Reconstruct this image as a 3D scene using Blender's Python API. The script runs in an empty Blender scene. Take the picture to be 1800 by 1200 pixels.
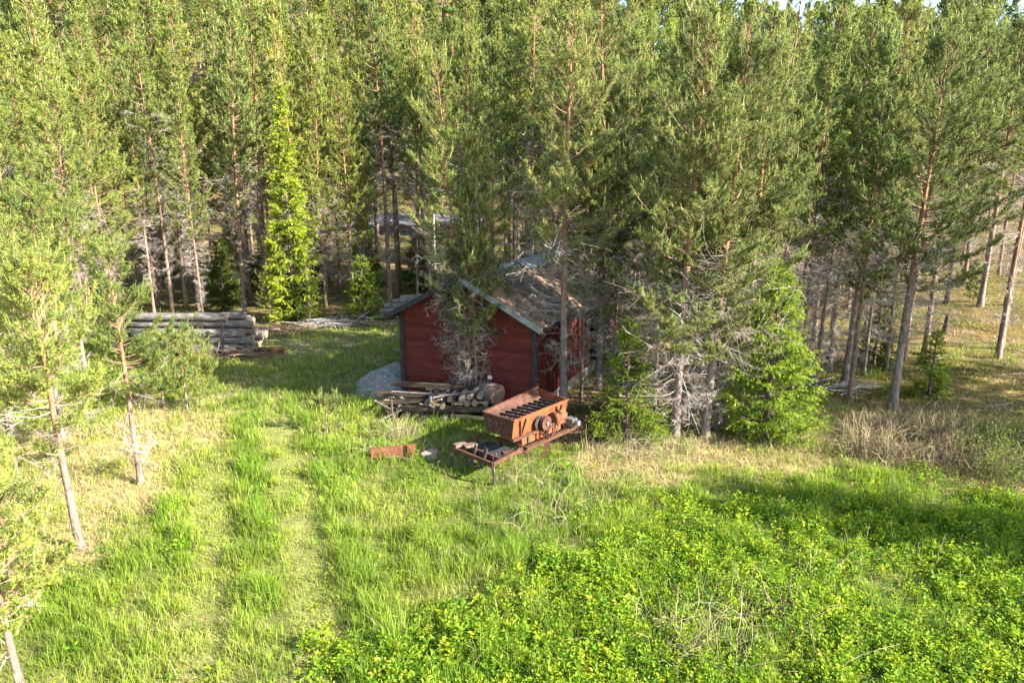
import bpy, bmesh, math
import numpy as np
from mathutils import Vector, Matrix

C = bpy.context.scene.collection
R_ = math.radians

# ------------------------------------------------------------------ camera
CAM_H, PITCH, FOC = 6.34, R_(13.0), 1200.0      # metres, radians, focal length in pixels of the 1800-wide photo
cam_d = bpy.data.cameras.new('camera')
cam_d.sensor_width = 36.0
cam_d.lens = 24.0
cam_d.clip_start = 0.1
cam_d.clip_end = 1200
cam = bpy.data.objects.new('camera', cam_d)
C.objects.link(cam)
cam.location = (0, 0, CAM_H)
cam.rotation_euler = (math.pi / 2 - PITCH, 0, 0)
bpy.context.scene.camera = cam

# ------------------------------------------------------------------ sky and sun
SUN_EL = R_(28)
SUN_H = Vector((0.925, -0.38)).normalized()
sun_dir = Vector((SUN_H.x * math.cos(SUN_EL), SUN_H.y * math.cos(SUN_EL), math.sin(SUN_EL)))
world = bpy.data.worlds.new('World')
bpy.context.scene.world = world
world.use_nodes = True
wn = world.node_tree
sky = wn.nodes.new('ShaderNodeTexSky')
sky.sky_type = 'NISHITA'
sky.sun_disc = False
sky.sun_elevation = SUN_EL
sky.sun_rotation = math.atan2(SUN_H.x, SUN_H.y)
bg = wn.nodes['Background']
bg.inputs['Strength'].default_value = 0.105
wn.links.new(sky.outputs['Color'], bg.inputs['Color'])
sl = bpy.data.lights.new('sun', 'SUN')
sl.energy = 5.0
sl.angle = R_(0.5)
sl.color = (1.0, 0.95, 0.86)
sun = bpy.data.objects.new('sun', sl)
C.objects.link(sun)
sun.location = sun_dir * 60
sun.rotation_euler = (-sun_dir).to_track_quat('-Z', 'Y').to_euler()
vs = bpy.context.scene.view_settings
vs.view_transform = 'Standard'
vs.look = 'None'
vs.gamma = 1
vs.exposure = 2.5
bpy.context.scene.cycles.max_bounces = 8
bpy.context.scene.cycles.diffuse_bounces = 4
bpy.context.scene.cycles.transmission_bounces = 4

# ------------------------------------------------------------------ numpy helpers
def at(px, py, z=0.0):
    """Point of the plane at height z seen at this pixel of the photograph (1800 x 1200)."""
    u, v = (px - 900) / FOC, (600 - py) / FOC
    dz = v * math.cos(PITCH) - math.sin(PITCH)
    dy = v * math.sin(PITCH) + math.cos(PITCH)
    t = (z - CAM_H) / dz
    return np.array((u * t, dy * t, z))

def height_to(pt, py):
    v = (600 - py) / FOC
    return CAM_H + pt[1] * (v * math.cos(PITCH) - math.sin(PITCH)) / (v * math.sin(PITCH) + math.cos(PITCH))

def project(x, y, z):
    dz = z - CAM_H
    Z = y * math.cos(PITCH) - dz * math.sin(PITCH)
    Y = y * math.sin(PITCH) + dz * math.cos(PITCH)
    return 900 + FOC * x / Z, 600 - FOC * Y / Z

def hash2(i, j, seed):
    n = (i.astype(np.int64) * 374761393 + j.astype(np.int64) * 668265263 + seed * 1442695041) & 0xFFFFFFFF
    n = ((n ^ (n >> 13)) * 1274126177) & 0xFFFFFFFF
    return ((n ^ (n >> 16)) & 0xFFFF) / 65535.0

def vnoise(x, y, seed=0):
    i, j = np.floor(x), np.floor(y)
    f, g = x - i, y - j
    f, g = f * f * (3 - 2 * f), g * g * (3 - 2 * g)
    a, b = hash2(i, j, seed), hash2(i + 1, j, seed)
    c, d = hash2(i, j + 1, seed), hash2(i + 1, j + 1, seed)
    return (a * (1 - f) + b * f) * (1 - g) + (c * (1 - f) + d * f) * g

def fbm(x, y, s=1.0, seed=0, octs=4):
    v, a, t = 0.0, 0.5, 0.0
    for k in range(octs):
        v = v + a * vnoise(x / s, y / s, seed + k * 17)
        t += a
        a *= 0.5
        s *= 0.5
    return v / t

def sstep(a, b, x):
    t = np.clip((x - a) / (b - a), 0, 1)
    return t * t * (3 - 2 * t)

def nrm(v):
    return v / np.maximum(np.linalg.norm(v, axis=-1, keepdims=True), 1e-9)

def terrain(x, y):
    x, y = np.asarray(x, float), np.asarray(y, float)
    d = np.maximum(y - 42 + 0.12 * np.maximum(x, 0), 0)
    hill = 0.0045 * np.minimum(d, 30) ** 2 + 0.45 * np.maximum(d - 30, 0) * (1 - 0.5 * sstep(12, 45, x))
    hill = np.minimum(hill, 46 + 0.02 * d)
    right = 0.055 * np.maximum(x - 11, 0) * sstep(16, 30, y)
    bump = 0.16 * (fbm(x, y, 5.0, 3) - 0.5) * sstep(4, 9, y)
    near = np.exp(-(((x + 1.0) / 3.2) ** 2 + ((y - 18) / 3.5) ** 2))
    return hill + right + bump * (1 - near)

# ------------------------------------------------------------------ materials
def new_mat(name):
    m = bpy.data.materials.new(name)
    m.use_nodes = True
    nt = m.node_tree
    b = nt.nodes['Principled BSDF']
    return m, nt, b

def N(nt, typ, **kw):
    n = nt.nodes.new(typ)
    for k, v in kw.items():
        setattr(n, k, v)
    return n

def mixc(nt, fac, a, b, blend='MIX'):
    n = N(nt, 'ShaderNodeMix', data_type='RGBA', blend_type=blend)
    for sock, val in ((0, fac), (6, a), (7, b)):
        if isinstance(val, (int, float)):
            n.inputs[sock].default_value = val
        elif isinstance(val, tuple):
            n.inputs[sock].default_value = (*val, 1)
        else:
            nt.links.new(val, n.inputs[sock])
    return n.outputs[2]

def noise(nt, scale, detail=4, rough=0.6, coord='Object', stretch=None):
    tc = N(nt, 'ShaderNodeTexCoord')
    src = tc.outputs[coord]
    if stretch:
        mp = N(nt, 'ShaderNodeMapping')
        mp.inputs['Scale'].default_value = stretch
        nt.links.new(src, mp.inputs['Vector'])
        src = mp.outputs['Vector']
    n = N(nt, 'ShaderNodeTexNoise')
    n.inputs['Scale'].default_value = scale
    n.inputs['Detail'].default_value = detail
    n.inputs['Roughness'].default_value = rough
    nt.links.new(src, n.inputs['Vector'])
    return n.outputs['Fac']

def ramp(nt, fac, stops):
    r = N(nt, 'ShaderNodeValToRGB')
    e = r.color_ramp.elements
    while len(e) < len(stops):
        e.new(0.5)
    for k, (p, c) in enumerate(stops):
        e[k].position = p
        e[k].color = (*c, 1)
    nt.links.new(fac, r.inputs['Fac'])
    return r.outputs['Color']

def bump(nt, b, h, strength=0.5, dist=0.02):
    n = N(nt, 'ShaderNodeBump')
    n.inputs['Strength'].default_value = strength
    n.inputs['Distance'].default_value = dist
    nt.links.new(h, n.inputs['Height'])
    nt.links.new(n.outputs['Normal'], b.inputs['Normal'])

def leaf_mat(name, trans=0.4, rough=0.55, spec=0.25, vary=0.2, hue=0.014):
    m, nt, b = new_mat(name)
    at_ = N(nt, 'ShaderNodeAttribute', attribute_name='Col')
    oi = N(nt, 'ShaderNodeObjectInfo')
    hs = N(nt, 'ShaderNodeHueSaturation')
    mv = N(nt, 'ShaderNodeMapRange')
    mv.inputs['To Min'].default_value = 1 - vary
    mv.inputs['To Max'].default_value = 1 + vary
    nt.links.new(oi.outputs['Random'], mv.inputs['Value'])
    mh = N(nt, 'ShaderNodeMapRange')
    mh.inputs['To Min'].default_value = 0.5 + hue
    mh.inputs['To Max'].default_value = 0.5 - hue
    nt.links.new(oi.outputs['Random'], mh.inputs['Value'])
    nt.links.new(mh.outputs[0], hs.inputs['Hue'])
    nt.links.new(mv.outputs[0], hs.inputs['Value'])
    nt.links.new(at_.outputs['Color'], hs.inputs['Color'])
    nt.links.new(hs.outputs['Color'], b.inputs['Base Color'])
    b.inputs['Roughness'].default_value = rough
    b.inputs['Specular IOR Level'].default_value = spec
    tr = N(nt, 'ShaderNodeBsdfTranslucent')
    nt.links.new(hs.outputs['Color'], tr.inputs['Color'])
    mx = N(nt, 'ShaderNodeMixShader')
    mx.inputs[0].default_value = trans
    nt.links.new(b.outputs[0], mx.inputs[1])
    nt.links.new(tr.outputs[0], mx.inputs[2])
    nt.links.new(mx.outputs[0], nt.nodes['Material Output'].inputs['Surface'])
    return m

M = {}
M['needle'] = leaf_mat('pine_needles', 0.5)
M['spruce'] = leaf_mat('spruce_needles', 0.5, vary=0.08, hue=0.004)
M['leaf'] = leaf_mat('broad_leaf', 0.5, 0.6, 0.15)
M['grass'] = leaf_mat('grass_blades', 0.45, 0.5, 0.3, 0, 0)
M['straw'] = leaf_mat('straw_blades', 0.3, 0.7, 0.15, 0, 0)
M['twig'] = leaf_mat('dry_twig', 0.0, 0.85, 0.1, 0.15, 0.01)

def bark_mat():
    m, nt, b = new_mat('bark')
    a = N(nt, 'ShaderNodeAttribute', attribute_name='Col')
    n = noise(nt, 9, 5, 0.65, 'Object', (3.0, 3.0, 0.7))
    f = ramp(nt, n, [(0.3, (0.3, 0.27, 0.25)), (0.48, (0.9, 0.9, 0.9)), (0.7, (1.6, 1.5, 1.4))])
    nt.links.new(mixc(nt, 1.0, a.outputs['Color'], f, 'MULTIPLY'), b.inputs['Base Color'])
    b.inputs['Roughness'].default_value = 0.9
    b.inputs['Specular IOR Level'].default_value = 0.15
    bump(nt, b, n, 0.9, 0.03)
    return m
M['bark'] = bark_mat()

def ground_mat():
    m, nt, b = new_mat('ground_soil')
    a = N(nt, 'ShaderNodeAttribute', attribute_name='Col')
    n1 = noise(nt, 1.3, 6, 0.7)
    n2 = noise(nt, 17, 5, 0.75)
    f1 = ramp(nt, n1, [(0.3, (0.65, 0.62, 0.58)), (0.7, (1.3, 1.3, 1.25))])
    f2 = ramp(nt, n2, [(0.25, (0.45, 0.42, 0.4)), (0.5, (1, 1, 1)), (0.75, (1.5, 1.42, 1.3))])
    c = mixc(nt, 1.0, a.outputs['Color'], f1, 'MULTIPLY')
    c = mixc(nt, 1.0, c, f2, 'MULTIPLY')
    nt.links.new(c, b.inputs['Base Color'])
    b.inputs['Roughness'].default_value = 0.95
    b.inputs['Specular IOR Level'].default_value = 0.1
    bump(nt, b, n2, 0.8, 0.06)
    return m
M['ground'] = ground_mat()

def boards(name, a, b_):
    m, nt, b = new_mat(name)
    n = noise(nt, 3.0, 8, 0.7, 'Object', (1, 1, 4))
    n2 = noise(nt, 0.9, 4, 0.6)
    at_ = N(nt, 'ShaderNodeAttribute', attribute_name='Col')
    c = ramp(nt, n, [(0.28, a), (0.6, b_), (0.8, tuple(v * 1.35 + 0.008 for v in b_))])
    c = mixc(nt, 1.0, c, ramp(nt, n2, [(0.3, (0.72, 0.7, 0.7)), (0.7, (1.2, 1.2, 1.2))]), 'MULTIPLY')
    nt.links.new(mixc(nt, 1.0, c, at_.outputs['Color'], 'MULTIPLY'), b.inputs['Base Color'])
    b.inputs['Roughness'].default_value = 0.88
    b.inputs['Specular IOR Level'].default_value = 0.2
    bump(nt, b, n, 0.5, 0.008)
    return m

def plain(name, stops, scale=6, rough=0.8, metal=0.0, stretch=None, bstr=0.4, bdist=0.01, detail=5, spec=0.3):
    m, nt, b = new_mat(name)
    n = noise(nt, scale, detail, 0.65, 'Object', stretch)
    nt.links.new(ramp(nt, n, stops), b.inputs['Base Color'])
    b.inputs['Roughness'].default_value = rough
    b.inputs['Metallic'].default_value = metal
    b.inputs['Specular IOR Level'].default_value = spec
    bump(nt, b, n, bstr, bdist)
    return m

M['red'] = boards('falu_red_boards', (0.05, 0.011, 0.009), (0.098, 0.019, 0.014))
M['red_dark'] = plain('dark_red_boards', [(0.3, (0.05, 0.010, 0.009)), (0.7, (0.12, 0.02, 0.015))], 5, 0.85, 0, (6, 6, 1))
M['trim'] = plain('tarred_trim', [(0.3, (0.012, 0.011, 0.012)), (0.7, (0.035, 0.03, 0.03))], 8)
M['roofing'] = plain('weathered_roofing', [(0.25, (0.04, 0.036, 0.034)), (0.42, (0.09, 0.07, 0.058)), (0.52, (0.20, 0.12, 0.065)), (0.62, (0.26, 0.17, 0.10)), (0.8, (0.11, 0.09, 0.08))], 2.3, 0.9, 0, (1, 1, 1), 0.6, 0.02, 8)
M['tin'] = plain('weathered_tin', [(0.3, (0.10, 0.11, 0.12)), (0.7, (0.24, 0.255, 0.27))], 5, 0.45, 0.35)
M['concrete'] = plain('concrete', [(0.3, (0.09, 0.085, 0.08)), (0.7, (0.17, 0.165, 0.155))], 7, 0.9)
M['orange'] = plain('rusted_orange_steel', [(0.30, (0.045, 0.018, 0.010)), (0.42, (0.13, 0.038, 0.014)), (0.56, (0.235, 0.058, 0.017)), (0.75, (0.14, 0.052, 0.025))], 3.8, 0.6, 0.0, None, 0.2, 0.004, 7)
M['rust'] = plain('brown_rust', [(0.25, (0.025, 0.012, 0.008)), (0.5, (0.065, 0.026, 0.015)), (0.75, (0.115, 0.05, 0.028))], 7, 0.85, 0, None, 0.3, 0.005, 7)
M['rust_mid'] = plain('flaking_rust', [(0.25, (0.035, 0.016, 0.009)), (0.5, (0.12, 0.042, 0.018)), (0.75, (0.20, 0.075, 0.032))], 9, 0.85, 0, None, 0.5, 0.01, 8)
M['rust_pale'] = plain('pale_rust', [(0.25, (0.06, 0.036, 0.024)), (0.5, (0.12, 0.082, 0.06)), (0.8, (0.18, 0.135, 0.10))], 5, 0.8)
M['black'] = plain('black_steel', [(0.3, (0.015, 0.015, 0.016)), (0.7, (0.05, 0.045, 0.042))], 12, 0.6, 0.2)
M['grey_steel'] = plain('grey_steel', [(0.3, (0.10, 0.10, 0.105)), (0.7, (0.22, 0.22, 0.22))], 9, 0.5, 0.4)
M['chalk'] = plain('chalk_marks', [(0.38, (0.06, 0.028, 0.018)), (0.62, (0.24, 0.18, 0.15))], 14, 0.95)
M['log'] = plain('grey_log_bark', [(0.28, (0.022, 0.017, 0.014)), (0.5, (0.115, 0.098, 0.085)), (0.72, (0.27, 0.24, 0.215))], 3.0, 0.9, 0, (1.2, 7, 7), 0.7, 0.02, 7)
M['log_end'] = plain('cut_log_end', [(0.3, (0.11, 0.075, 0.05)), (0.7, (0.25, 0.19, 0.135))], 10, 0.9)
M['wood'] = plain('old_brown_timber', [(0.3, (0.02, 0.013, 0.009)), (0.55, (0.05, 0.034, 0.022)), (0.8, (0.10, 0.07, 0.047))], 4, 0.9, 0, (1, 8, 8), 0.5)
M['wood_pale'] = plain('pale_timber', [(0.3, (0.18, 0.12, 0.06)), (0.7, (0.42, 0.31, 0.17))], 5, 0.9, 0, (1, 6, 6))
M['gravel'] = plain('pale_sand', [(0.3, (0.07, 0.062, 0.055)), (0.5, (0.17, 0.16, 0.145)), (0.75, (0.30, 0.285, 0.265))], 9, 0.95, 0, None, 0.8, 0.05, 8)
M['stone'] = plain('grey_stone', [(0.3, (0.13, 0.11, 0.085)), (0.7, (0.24, 0.20, 0.16))], 9, 0.9)
M['white'] = plain('white_plate', [(0.3, (0.6, 0.6, 0.6)), (0.7, (0.75, 0.75, 0.75))], 9, 0.6)
M['glass'] = plain('dark_glass', [(0.3, (0.01, 0.012, 0.014)), (0.7, (0.02, 0.022, 0.025))], 3, 0.15)
M['grey_wall'] = plain('grey_far_wall', [(0.3, (0.10, 0.095, 0.105)), (0.7, (0.16, 0.155, 0.17))], 2, 0.8)

# ------------------------------------------------------------------ mesh building
class Geo:
    def __init__(s):
        s.V, s.T, s.Cc, s.Mi, s.n = [], [], [], [], 0
    def add(s, V, T, col=(1, 1, 1), mat=0):
        V = np.asarray(V, float).reshape(-1, 3)
        T = np.asarray(T, np.int64).reshape(-1, 3)
        col = np.asarray(col, float)
        if col.ndim == 1:
            col = np.tile(col, (len(V), 1))
        s.V.append(V); s.T.append(T + s.n); s.Cc.append(col)
        s.Mi.append(np.full(len(T), mat, np.int32))
        s.n += len(V)
    def mesh(s, name, mats, smooth=False):
        V, T = np.concatenate(s.V), np.concatenate(s.T)
        me = bpy.data.meshes.new(name)
        me.vertices.add(len(V))
        me.vertices.foreach_set('co', V.astype(np.float32).ravel())
        me.loops.add(len(T) * 3)
        me.loops.foreach_set('vertex_index', T.astype(np.int32).ravel())
        me.polygons.add(len(T))
        me.polygons.foreach_set('loop_start', np.arange(0, len(T) * 3, 3, dtype=np.int32))
        for m in mats:
            me.materials.append(m)
        me.polygons.foreach_set('material_index', np.concatenate(s.Mi))
        me.polygons.foreach_set('use_smooth', np.full(len(T), smooth))
        a = me.attributes.new('Col', 'FLOAT_COLOR', 'POINT')
        c = np.concatenate(s.Cc)
        a.data.foreach_set('color', np.concatenate([c, np.ones((len(c), 1))], 1).astype(np.float32).ravel())
        me.update(calc_edges=True)
        me.validate()
        return me

def perp2(d):
    """Two unit vectors perpendicular to each row of d."""
    ref = np.where(np.abs(d[:, 2:3]) > 0.9, np.array([[1.0, 0, 0]]), np.array([[0, 0, 1.0]]))
    a = nrm(np.cross(d, ref))
    return a, np.cross(d, a)

def sticks(g, P0, P1, r0, r1, col, mat):
    d = nrm(P1 - P0)
    a, b = perp2(d)
    n = len(P0)
    r0 = np.broadcast_to(np.asarray(r0, float), (n,))[:, None]
    r1 = np.broadcast_to(np.asarray(r1, float), (n,))[:, None]
    V = np.empty((n, 6, 3))
    for k in range(3):
        w = 2 * math.pi * k / 3
        o = a * math.cos(w) + b * math.sin(w)
        V[:, k] = P0 + o * r0
        V[:, 3 + k] = P1 + o * r1
    base = np.array([[0, 1, 4], [0, 4, 3], [1, 2, 5], [1, 5, 4], [2, 0, 3], [2, 3, 5]])
    T = base[None] + (np.arange(n) * 6)[:, None, None]
    col = np.asarray(col, float)
    if col.ndim == 2:
        col = np.repeat(col, 6, 0)
    g.add(V, T, col, mat)

def spikes(g, P, D, L, W, col, mat, rng):
    """Thin single triangles (needles) at P along D."""
    n = len(P)
    a, b = perp2(D)
    w = rng.uniform(0, 2 * math.pi, n)[:, None]
    s = a * np.cos(w) + b * np.sin(w)
    V = np.empty((n, 3, 3))
    L, W = np.broadcast_to(L, (n,))[:, None], np.broadcast_to(W, (n,))[:, None]
    V[:, 0] = P + s * W * 0.5
    V[:, 1] = P - s * W * 0.5
    V[:, 2] = P + D * L
    T = np.arange(n * 3).reshape(n, 3)
    col = np.asarray(col, float)
    g.add(V, T, np.repeat(col, 3, 0) if col.ndim == 2 else col, mat)

def leaves(g, P, D, Nn, L, W, col, mat, fold=0.15):
    """Diamond leaves, two triangles folded at the midrib."""
    n = len(P)
    S = nrm(np.cross(D, Nn))
    U = np.cross(S, D)
    L, W = np.broadcast_to(L, (n,))[:, None], np.broadcast_to(W, (n,))[:, None]
    V = np.empty((n, 4, 3))
    V[:, 0] = P
    V[:, 1] = P + D * L * 0.45 + S * W * 0.5 + U * L * fold
    V[:, 2] = P + D * L
    V[:, 3] = P + D * L * 0.45 - S * W * 0.5 + U * L * fold
    T = np.array([[0, 1, 2], [0, 2, 3]])[None] + (np.arange(n) * 4)[:, None, None]
    col = np.asarray(col, float)
    g.add(V, T, np.repeat(col, 4, 0) if col.ndim == 2 else col, mat)

def tube(g, pts, rad, n=8, col=(1, 1, 1), mat=0, cap=True, capmat=None, wob=0.0, rng=None):
    pts = np.asarray(pts, float)
    k = len(pts)
    rad = np.broadcast_to(np.asarray(rad, float), (k,))
    d = np.gradient(pts, axis=0)
    d = nrm(d)
    a, b = perp2(d)
    for i in range(1, k):                       # keep the ring frames aligned
        a[i] = nrm(a[i - 1] - d[i] * np.dot(a[i - 1], d[i]))
        b[i] = np.cross(d[i], a[i])
    w = np.arange(n) * 2 * math.pi / n
    rr = rad[:, None] * np.ones((k, n))
    if wob and rng is not None:
        rr = rr * (1 + rng.uniform(-wob, wob, (k, n)))
    V = pts[:, None] + (a[:, None] * np.cos(w)[None, :, None] + b[:, None] * np.sin(w)[None, :, None]) * rr[..., None]
    T = []
    for i in range(k - 1):
        for j in range(n):
            p, q = i * n + j, i * n + (j + 1) % n
            T += [(p, q, q + n), (p, q + n, p + n)]
    col = np.asarray(col, float)
    cc = np.repeat(col, n, 0) if col.ndim == 2 else col
    g.add(V, T, cc, mat)
    if cap:
        for i, s in ((0, 1), (k - 1, -1)):
            ring = V[i]
            W = np.concatenate([ring, pts[i][None]])
            tt = [(n, (j + 1) % n, j) if s > 0 else (n, j, (j + 1) % n) for j in range(n)]
            g.add(W, tt, col[i] if col.ndim == 2 else col, mat if capmat is None else capmat)

def box(g, c, size, rot=None, mat=0, col=(1, 1, 1), axes=None):
    """Box at centre c with full sizes; axes is an optional 3x3 of row vectors."""
    s = np.array(size) / 2
    q = np.array([[x, y, z] for x in (-1, 1) for y in (-1, 1) for z in (-1, 1)], float) * s
    A = np.eye(3) if axes is None else np.asarray(axes, float)
    V = q @ A + np.asarray(c, float)
    F = [(0, 1, 3, 2), (4, 6, 7, 5), (0, 4, 5, 1), (2, 3, 7, 6), (0, 2, 6, 4), (1, 5, 7, 3)]
    T = [t for f in F for t in ((f[0], f[1], f[2]), (f[0], f[2], f[3]))]
    g.add(V, T, col, mat)

def prism(g, poly, ext, mat=0, col=(1, 1, 1)):
    """Convex 3D polygon extruded by the vector ext."""
    P = np.asarray(poly, float)
    n = len(P)
    V = np.concatenate([P, P + np.asarray(ext, float)])
    T = [(0, i + 1, i) for i in range(1, n - 1)] + [(n, n + i, n + i + 1) for i in range(1, n - 1)]
    for i in range(n):
        j = (i + 1) % n
        T += [(i, j, j + n), (i, j + n, i + n)]
    g.add(V, T, col, mat)

def bar(g, p, q, w, h=None, mat=0, up=(0, 0, 1)):
    """Square bar from p to q."""
    p, q = np.asarray(p, float), np.asarray(q, float)
    d = nrm(q - p)
    u = np.asarray(up, float)
    if abs(np.dot(d, u)) > 0.95:
        u = np.array((1.0, 0, 0))
    s = nrm(np.cross(d, u))
    t = np.cross(s, d)
    box(g, (p + q) / 2, (np.linalg.norm(q - p), w, h or w), mat=mat, axes=np.array([d, s, t]))

def link(name, me, parent=None):
    o = bpy.data.objects.new(name, me)
    C.objects.link(o)
    if parent is not None:
        o.parent = parent
    return o

def obj(name, g, mats, parent=None, smooth=False, bevel=0.0):
    o = link(name, g.mesh(name, mats, smooth), parent)
    if bevel:
        b = o.modifiers.new('edge', 'BEVEL')
        b.width = bevel
        b.segments = 2
        b.limit_method = 'ANGLE'
        w = o.modifiers.new('weld', 'WELD')
        w.merge_threshold = 0.0005
        o.modifiers.move(1, 0)
    return o

def tag(o, label=None, cat=None, group=None, kind=None):
    for k, v in (('label', label), ('category', cat), ('group', group), ('kind', kind)):
        if v:
            o[k] = v
    return o

def empty(name, loc, label, cat, group=None, rot=(0, 0, 0), scale=1.0):
    o = bpy.data.objects.new(name, None)
    o.empty_display_size = 0.2
    C.objects.link(o)
    o.location = [float(v) for v in loc]
    o.rotation_euler = rot
    o.scale = (scale,) * 3
    return tag(o, label, cat, group)

# ------------------------------------------------------------------ zones of the ground
def wpoly(pts):
    return np.array([at(*p)[:2] for p in pts])

def inside(poly, x, y):
    c = np.zeros(x.shape, bool)
    n = len(poly)
    for i in range(n):
        x0, y0 = poly[i]
        x1, y1 = poly[(i + 1) % n]
        hit = (y0 > y) != (y1 > y)
        with np.errstate(divide='ignore', invalid='ignore'):
            xx = (x1 - x0) * (y - y0) / (y1 - y0) + x0
        c ^= hit & (x < xx)
    return c

def soft(poly, x, y, seed, amp=0.9, taps=5):
    v = np.zeros(x.shape)
    r = np.random.default_rng(seed)
    nx, ny = fbm(x, y, 1.1, seed) - 0.5, fbm(x, y, 1.1, seed + 5) - 0.5
    for k in range(taps):
        a = r.uniform(0, 6.28)
        v += inside(poly, x + nx * 2.4 * amp + 0.3 * amp * math.cos(a), y + ny * 2.4 * amp + 0.3 * amp * math.sin(a))
    return v / taps

P_STRAW_L = wpoly([(140, 760), (250, 705), (330, 690), (380, 700), (430, 728), (360, 770), (330, 830), (300, 885), (220, 930), (160, 970), (40, 1020), (-150, 1020), (-150, 760)])
P_STRAW_R = wpoly([(985, 800), (1050, 768), (1180, 765), (1290, 770), (1420, 700), (1600, 725), (1800, 770), (1950, 800), (1950, 860), (1650, 858), (1450, 822), (1300, 838), (1150, 836), (1000, 826)])
P_LITTER = wpoly([(930, 745), (1000, 790), (1060, 785), (1290, 770), (1420, 690), (1600, 728), (1800, 775), (2200, 800), (2200, 430), (930, 430)])
P_WEED = wpoly([(470, 1330), (560, 1215), (650, 1125), (730, 1065), (900, 1010), (1010, 965), (1080, 930), (1150, 890), (1250, 876), (1420, 862), (1640, 858), (1800, 866), (2050, 880), (2300, 1330)])
P_CLEAR = wpoly([(360, 700), (380, 640), (420, 575), (560, 548), (690, 545), (700, 700), (640, 710), (480, 720)])

def track(pts, x, y):
    P = np.array([at(*p)[:2] for p in pts])
    d = np.full(x.shape, 99.0)
    for a, b in zip(P[:-1], P[1:]):
        ab = b - a
        t = np.clip(((x - a[0]) * ab[0] + (y - a[1]) * ab[1]) / (ab @ ab), 0, 1)
        d = np.minimum(d, np.hypot(x - a[0] - t * ab[0], y - a[1] - t * ab[1]))
    return d
TR_A = [(560, 1230), (556, 1100), (545, 985), (528, 900), (508, 820), (492, 760), (470, 725)]
TR_B = [(330, 1250), (350, 1130), (372, 1000), (370, 900), (372, 830), (385, 770), (420, 722)]

def zones(x, y):
    """Cover of each zone at world points: straw, litter, weeds, clearing, track."""
    z = {}
    z['straw'] = np.maximum(soft(P_STRAW_L, x, y, 11), soft(P_STRAW_R, x, y, 12))
    d = np.hypot(x * 0.35, y)
    z['litter'] = np.maximum(soft(P_LITTER, x, y, 13), sstep(29.0, 32.5, y + 4 * (fbm(x, y, 6, 31) - 0.5)))
    z['weed'] = soft(P_WEED, x, y, 14, 1.5, 9)
    z['clear'] = soft(P_CLEAR, x, y, 15, 0.7)
    w = 0.30 + 0.25 * fbm(x, y, 1.5, 40)
    ta, tb = track(TR_A, x, y), track(TR_B, x, y)
    jig = (fbm(x, y, 0.8, 42) - 0.5) * 0.7
    z['track'] = np.maximum(1 - sstep(w * 0.35, w * 1.15, ta + jig * 0.5), 0.8 * (1 - sstep(w * 0.35, w * 1.2, tb + jig * 0.5)))
    z['verge'] = np.maximum(np.exp(-((ta - 0.75 - jig * 0.5) / 0.28) ** 2), 0.8 * np.exp(-((tb - 0.75 + jig * 0.5) / 0.25) ** 2))
    return z

# ------------------------------------------------------------------ ground sheet
def build_ground():
    ys = np.concatenate([np.linspace(-14, 5, 14), np.linspace(5.3, 34, 190), np.linspace(34.6, 80, 90), np.linspace(82, 420, 60)])
    t = np.linspace(-1, 1, 261)
    xs = np.sign(t) * (np.abs(t) * 26 + np.abs(t) ** 5 * 260)
    X, Y = np.meshgrid(xs, ys)
    Zt = terrain(X, Y)
    z = zones(X, Y)
    n1, n2 = fbm(X, Y, 3.0, 51), fbm(X, Y, 0.9, 52)
    soil = np.stack([0.10 + 0.06 * n1, 0.11 + 0.05 * n1, 0.035 + 0.01 * n1], -1)
    col = soil
    def over(c, m, col):
        c = np.asarray(c)
        return col * (1 - m[..., None]) + c * m[..., None]
    col = over((0.19, 0.20, 0.06), 0.7 * np.clip(z['track'] + 0.35 * sstep(0.55, 0.7, n1), 0, 1), col)
    col = over((0.16, 0.14, 0.075), z['clear'] * sstep(0.45, 0.62, n1), col)
    col = over((0.34, 0.27, 0.115), z['straw'] * (0.75 + 0.25 * n2), col)
    lit = np.stack([0.10 + 0.09 * n2, 0.07 + 0.055 * n2, 0.038 + 0.02 * n2], -1)
    moss = np.stack([0.085 + 0.04 * n1, 0.085 + 0.04 * n1, 0.024 + 0 * n1], -1)
    mm = sstep(0.45, 0.6, fbm(X, Y, 2.5, 60))[..., None]
    col = over(lit * (1 - mm * 0.7) + moss * mm * 0.7, z['litter'], col)
    rightmoss = np.clip(sstep(8.5, 11, X) * sstep(15, 17, Y) * (1 - sstep(40, 50, Y)), 0, 1) * 0.75
    gold = np.stack([0.11 + 0.09 * n2, 0.085 + 0.06 * n2, 0.028 + 0 * n2], -1)  # mossy gold of the slope, darkened so its shadows are part of the colour
    col = over(gold, rightmoss * sstep(0.35, 0.6, n1), col)
    ny, nx = X.shape
    idx = np.arange(ny * nx).reshape(ny, nx)
    a, b, c, d = idx[:-1, :-1].ravel(), idx[:-1, 1:].ravel(), idx[1:, 1:].ravel(), idx[1:, :-1].ravel()
    g = Geo()
    g.add(np.stack([X, Y, Zt], -1), np.concatenate([np.stack([a, b, c], 1), np.stack([a, c, d], 1)]), col.reshape(-1, 3))
    o = obj('ground', g, [M['ground']], smooth=True)
    tag(o, kind='structure')
build_ground()

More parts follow.
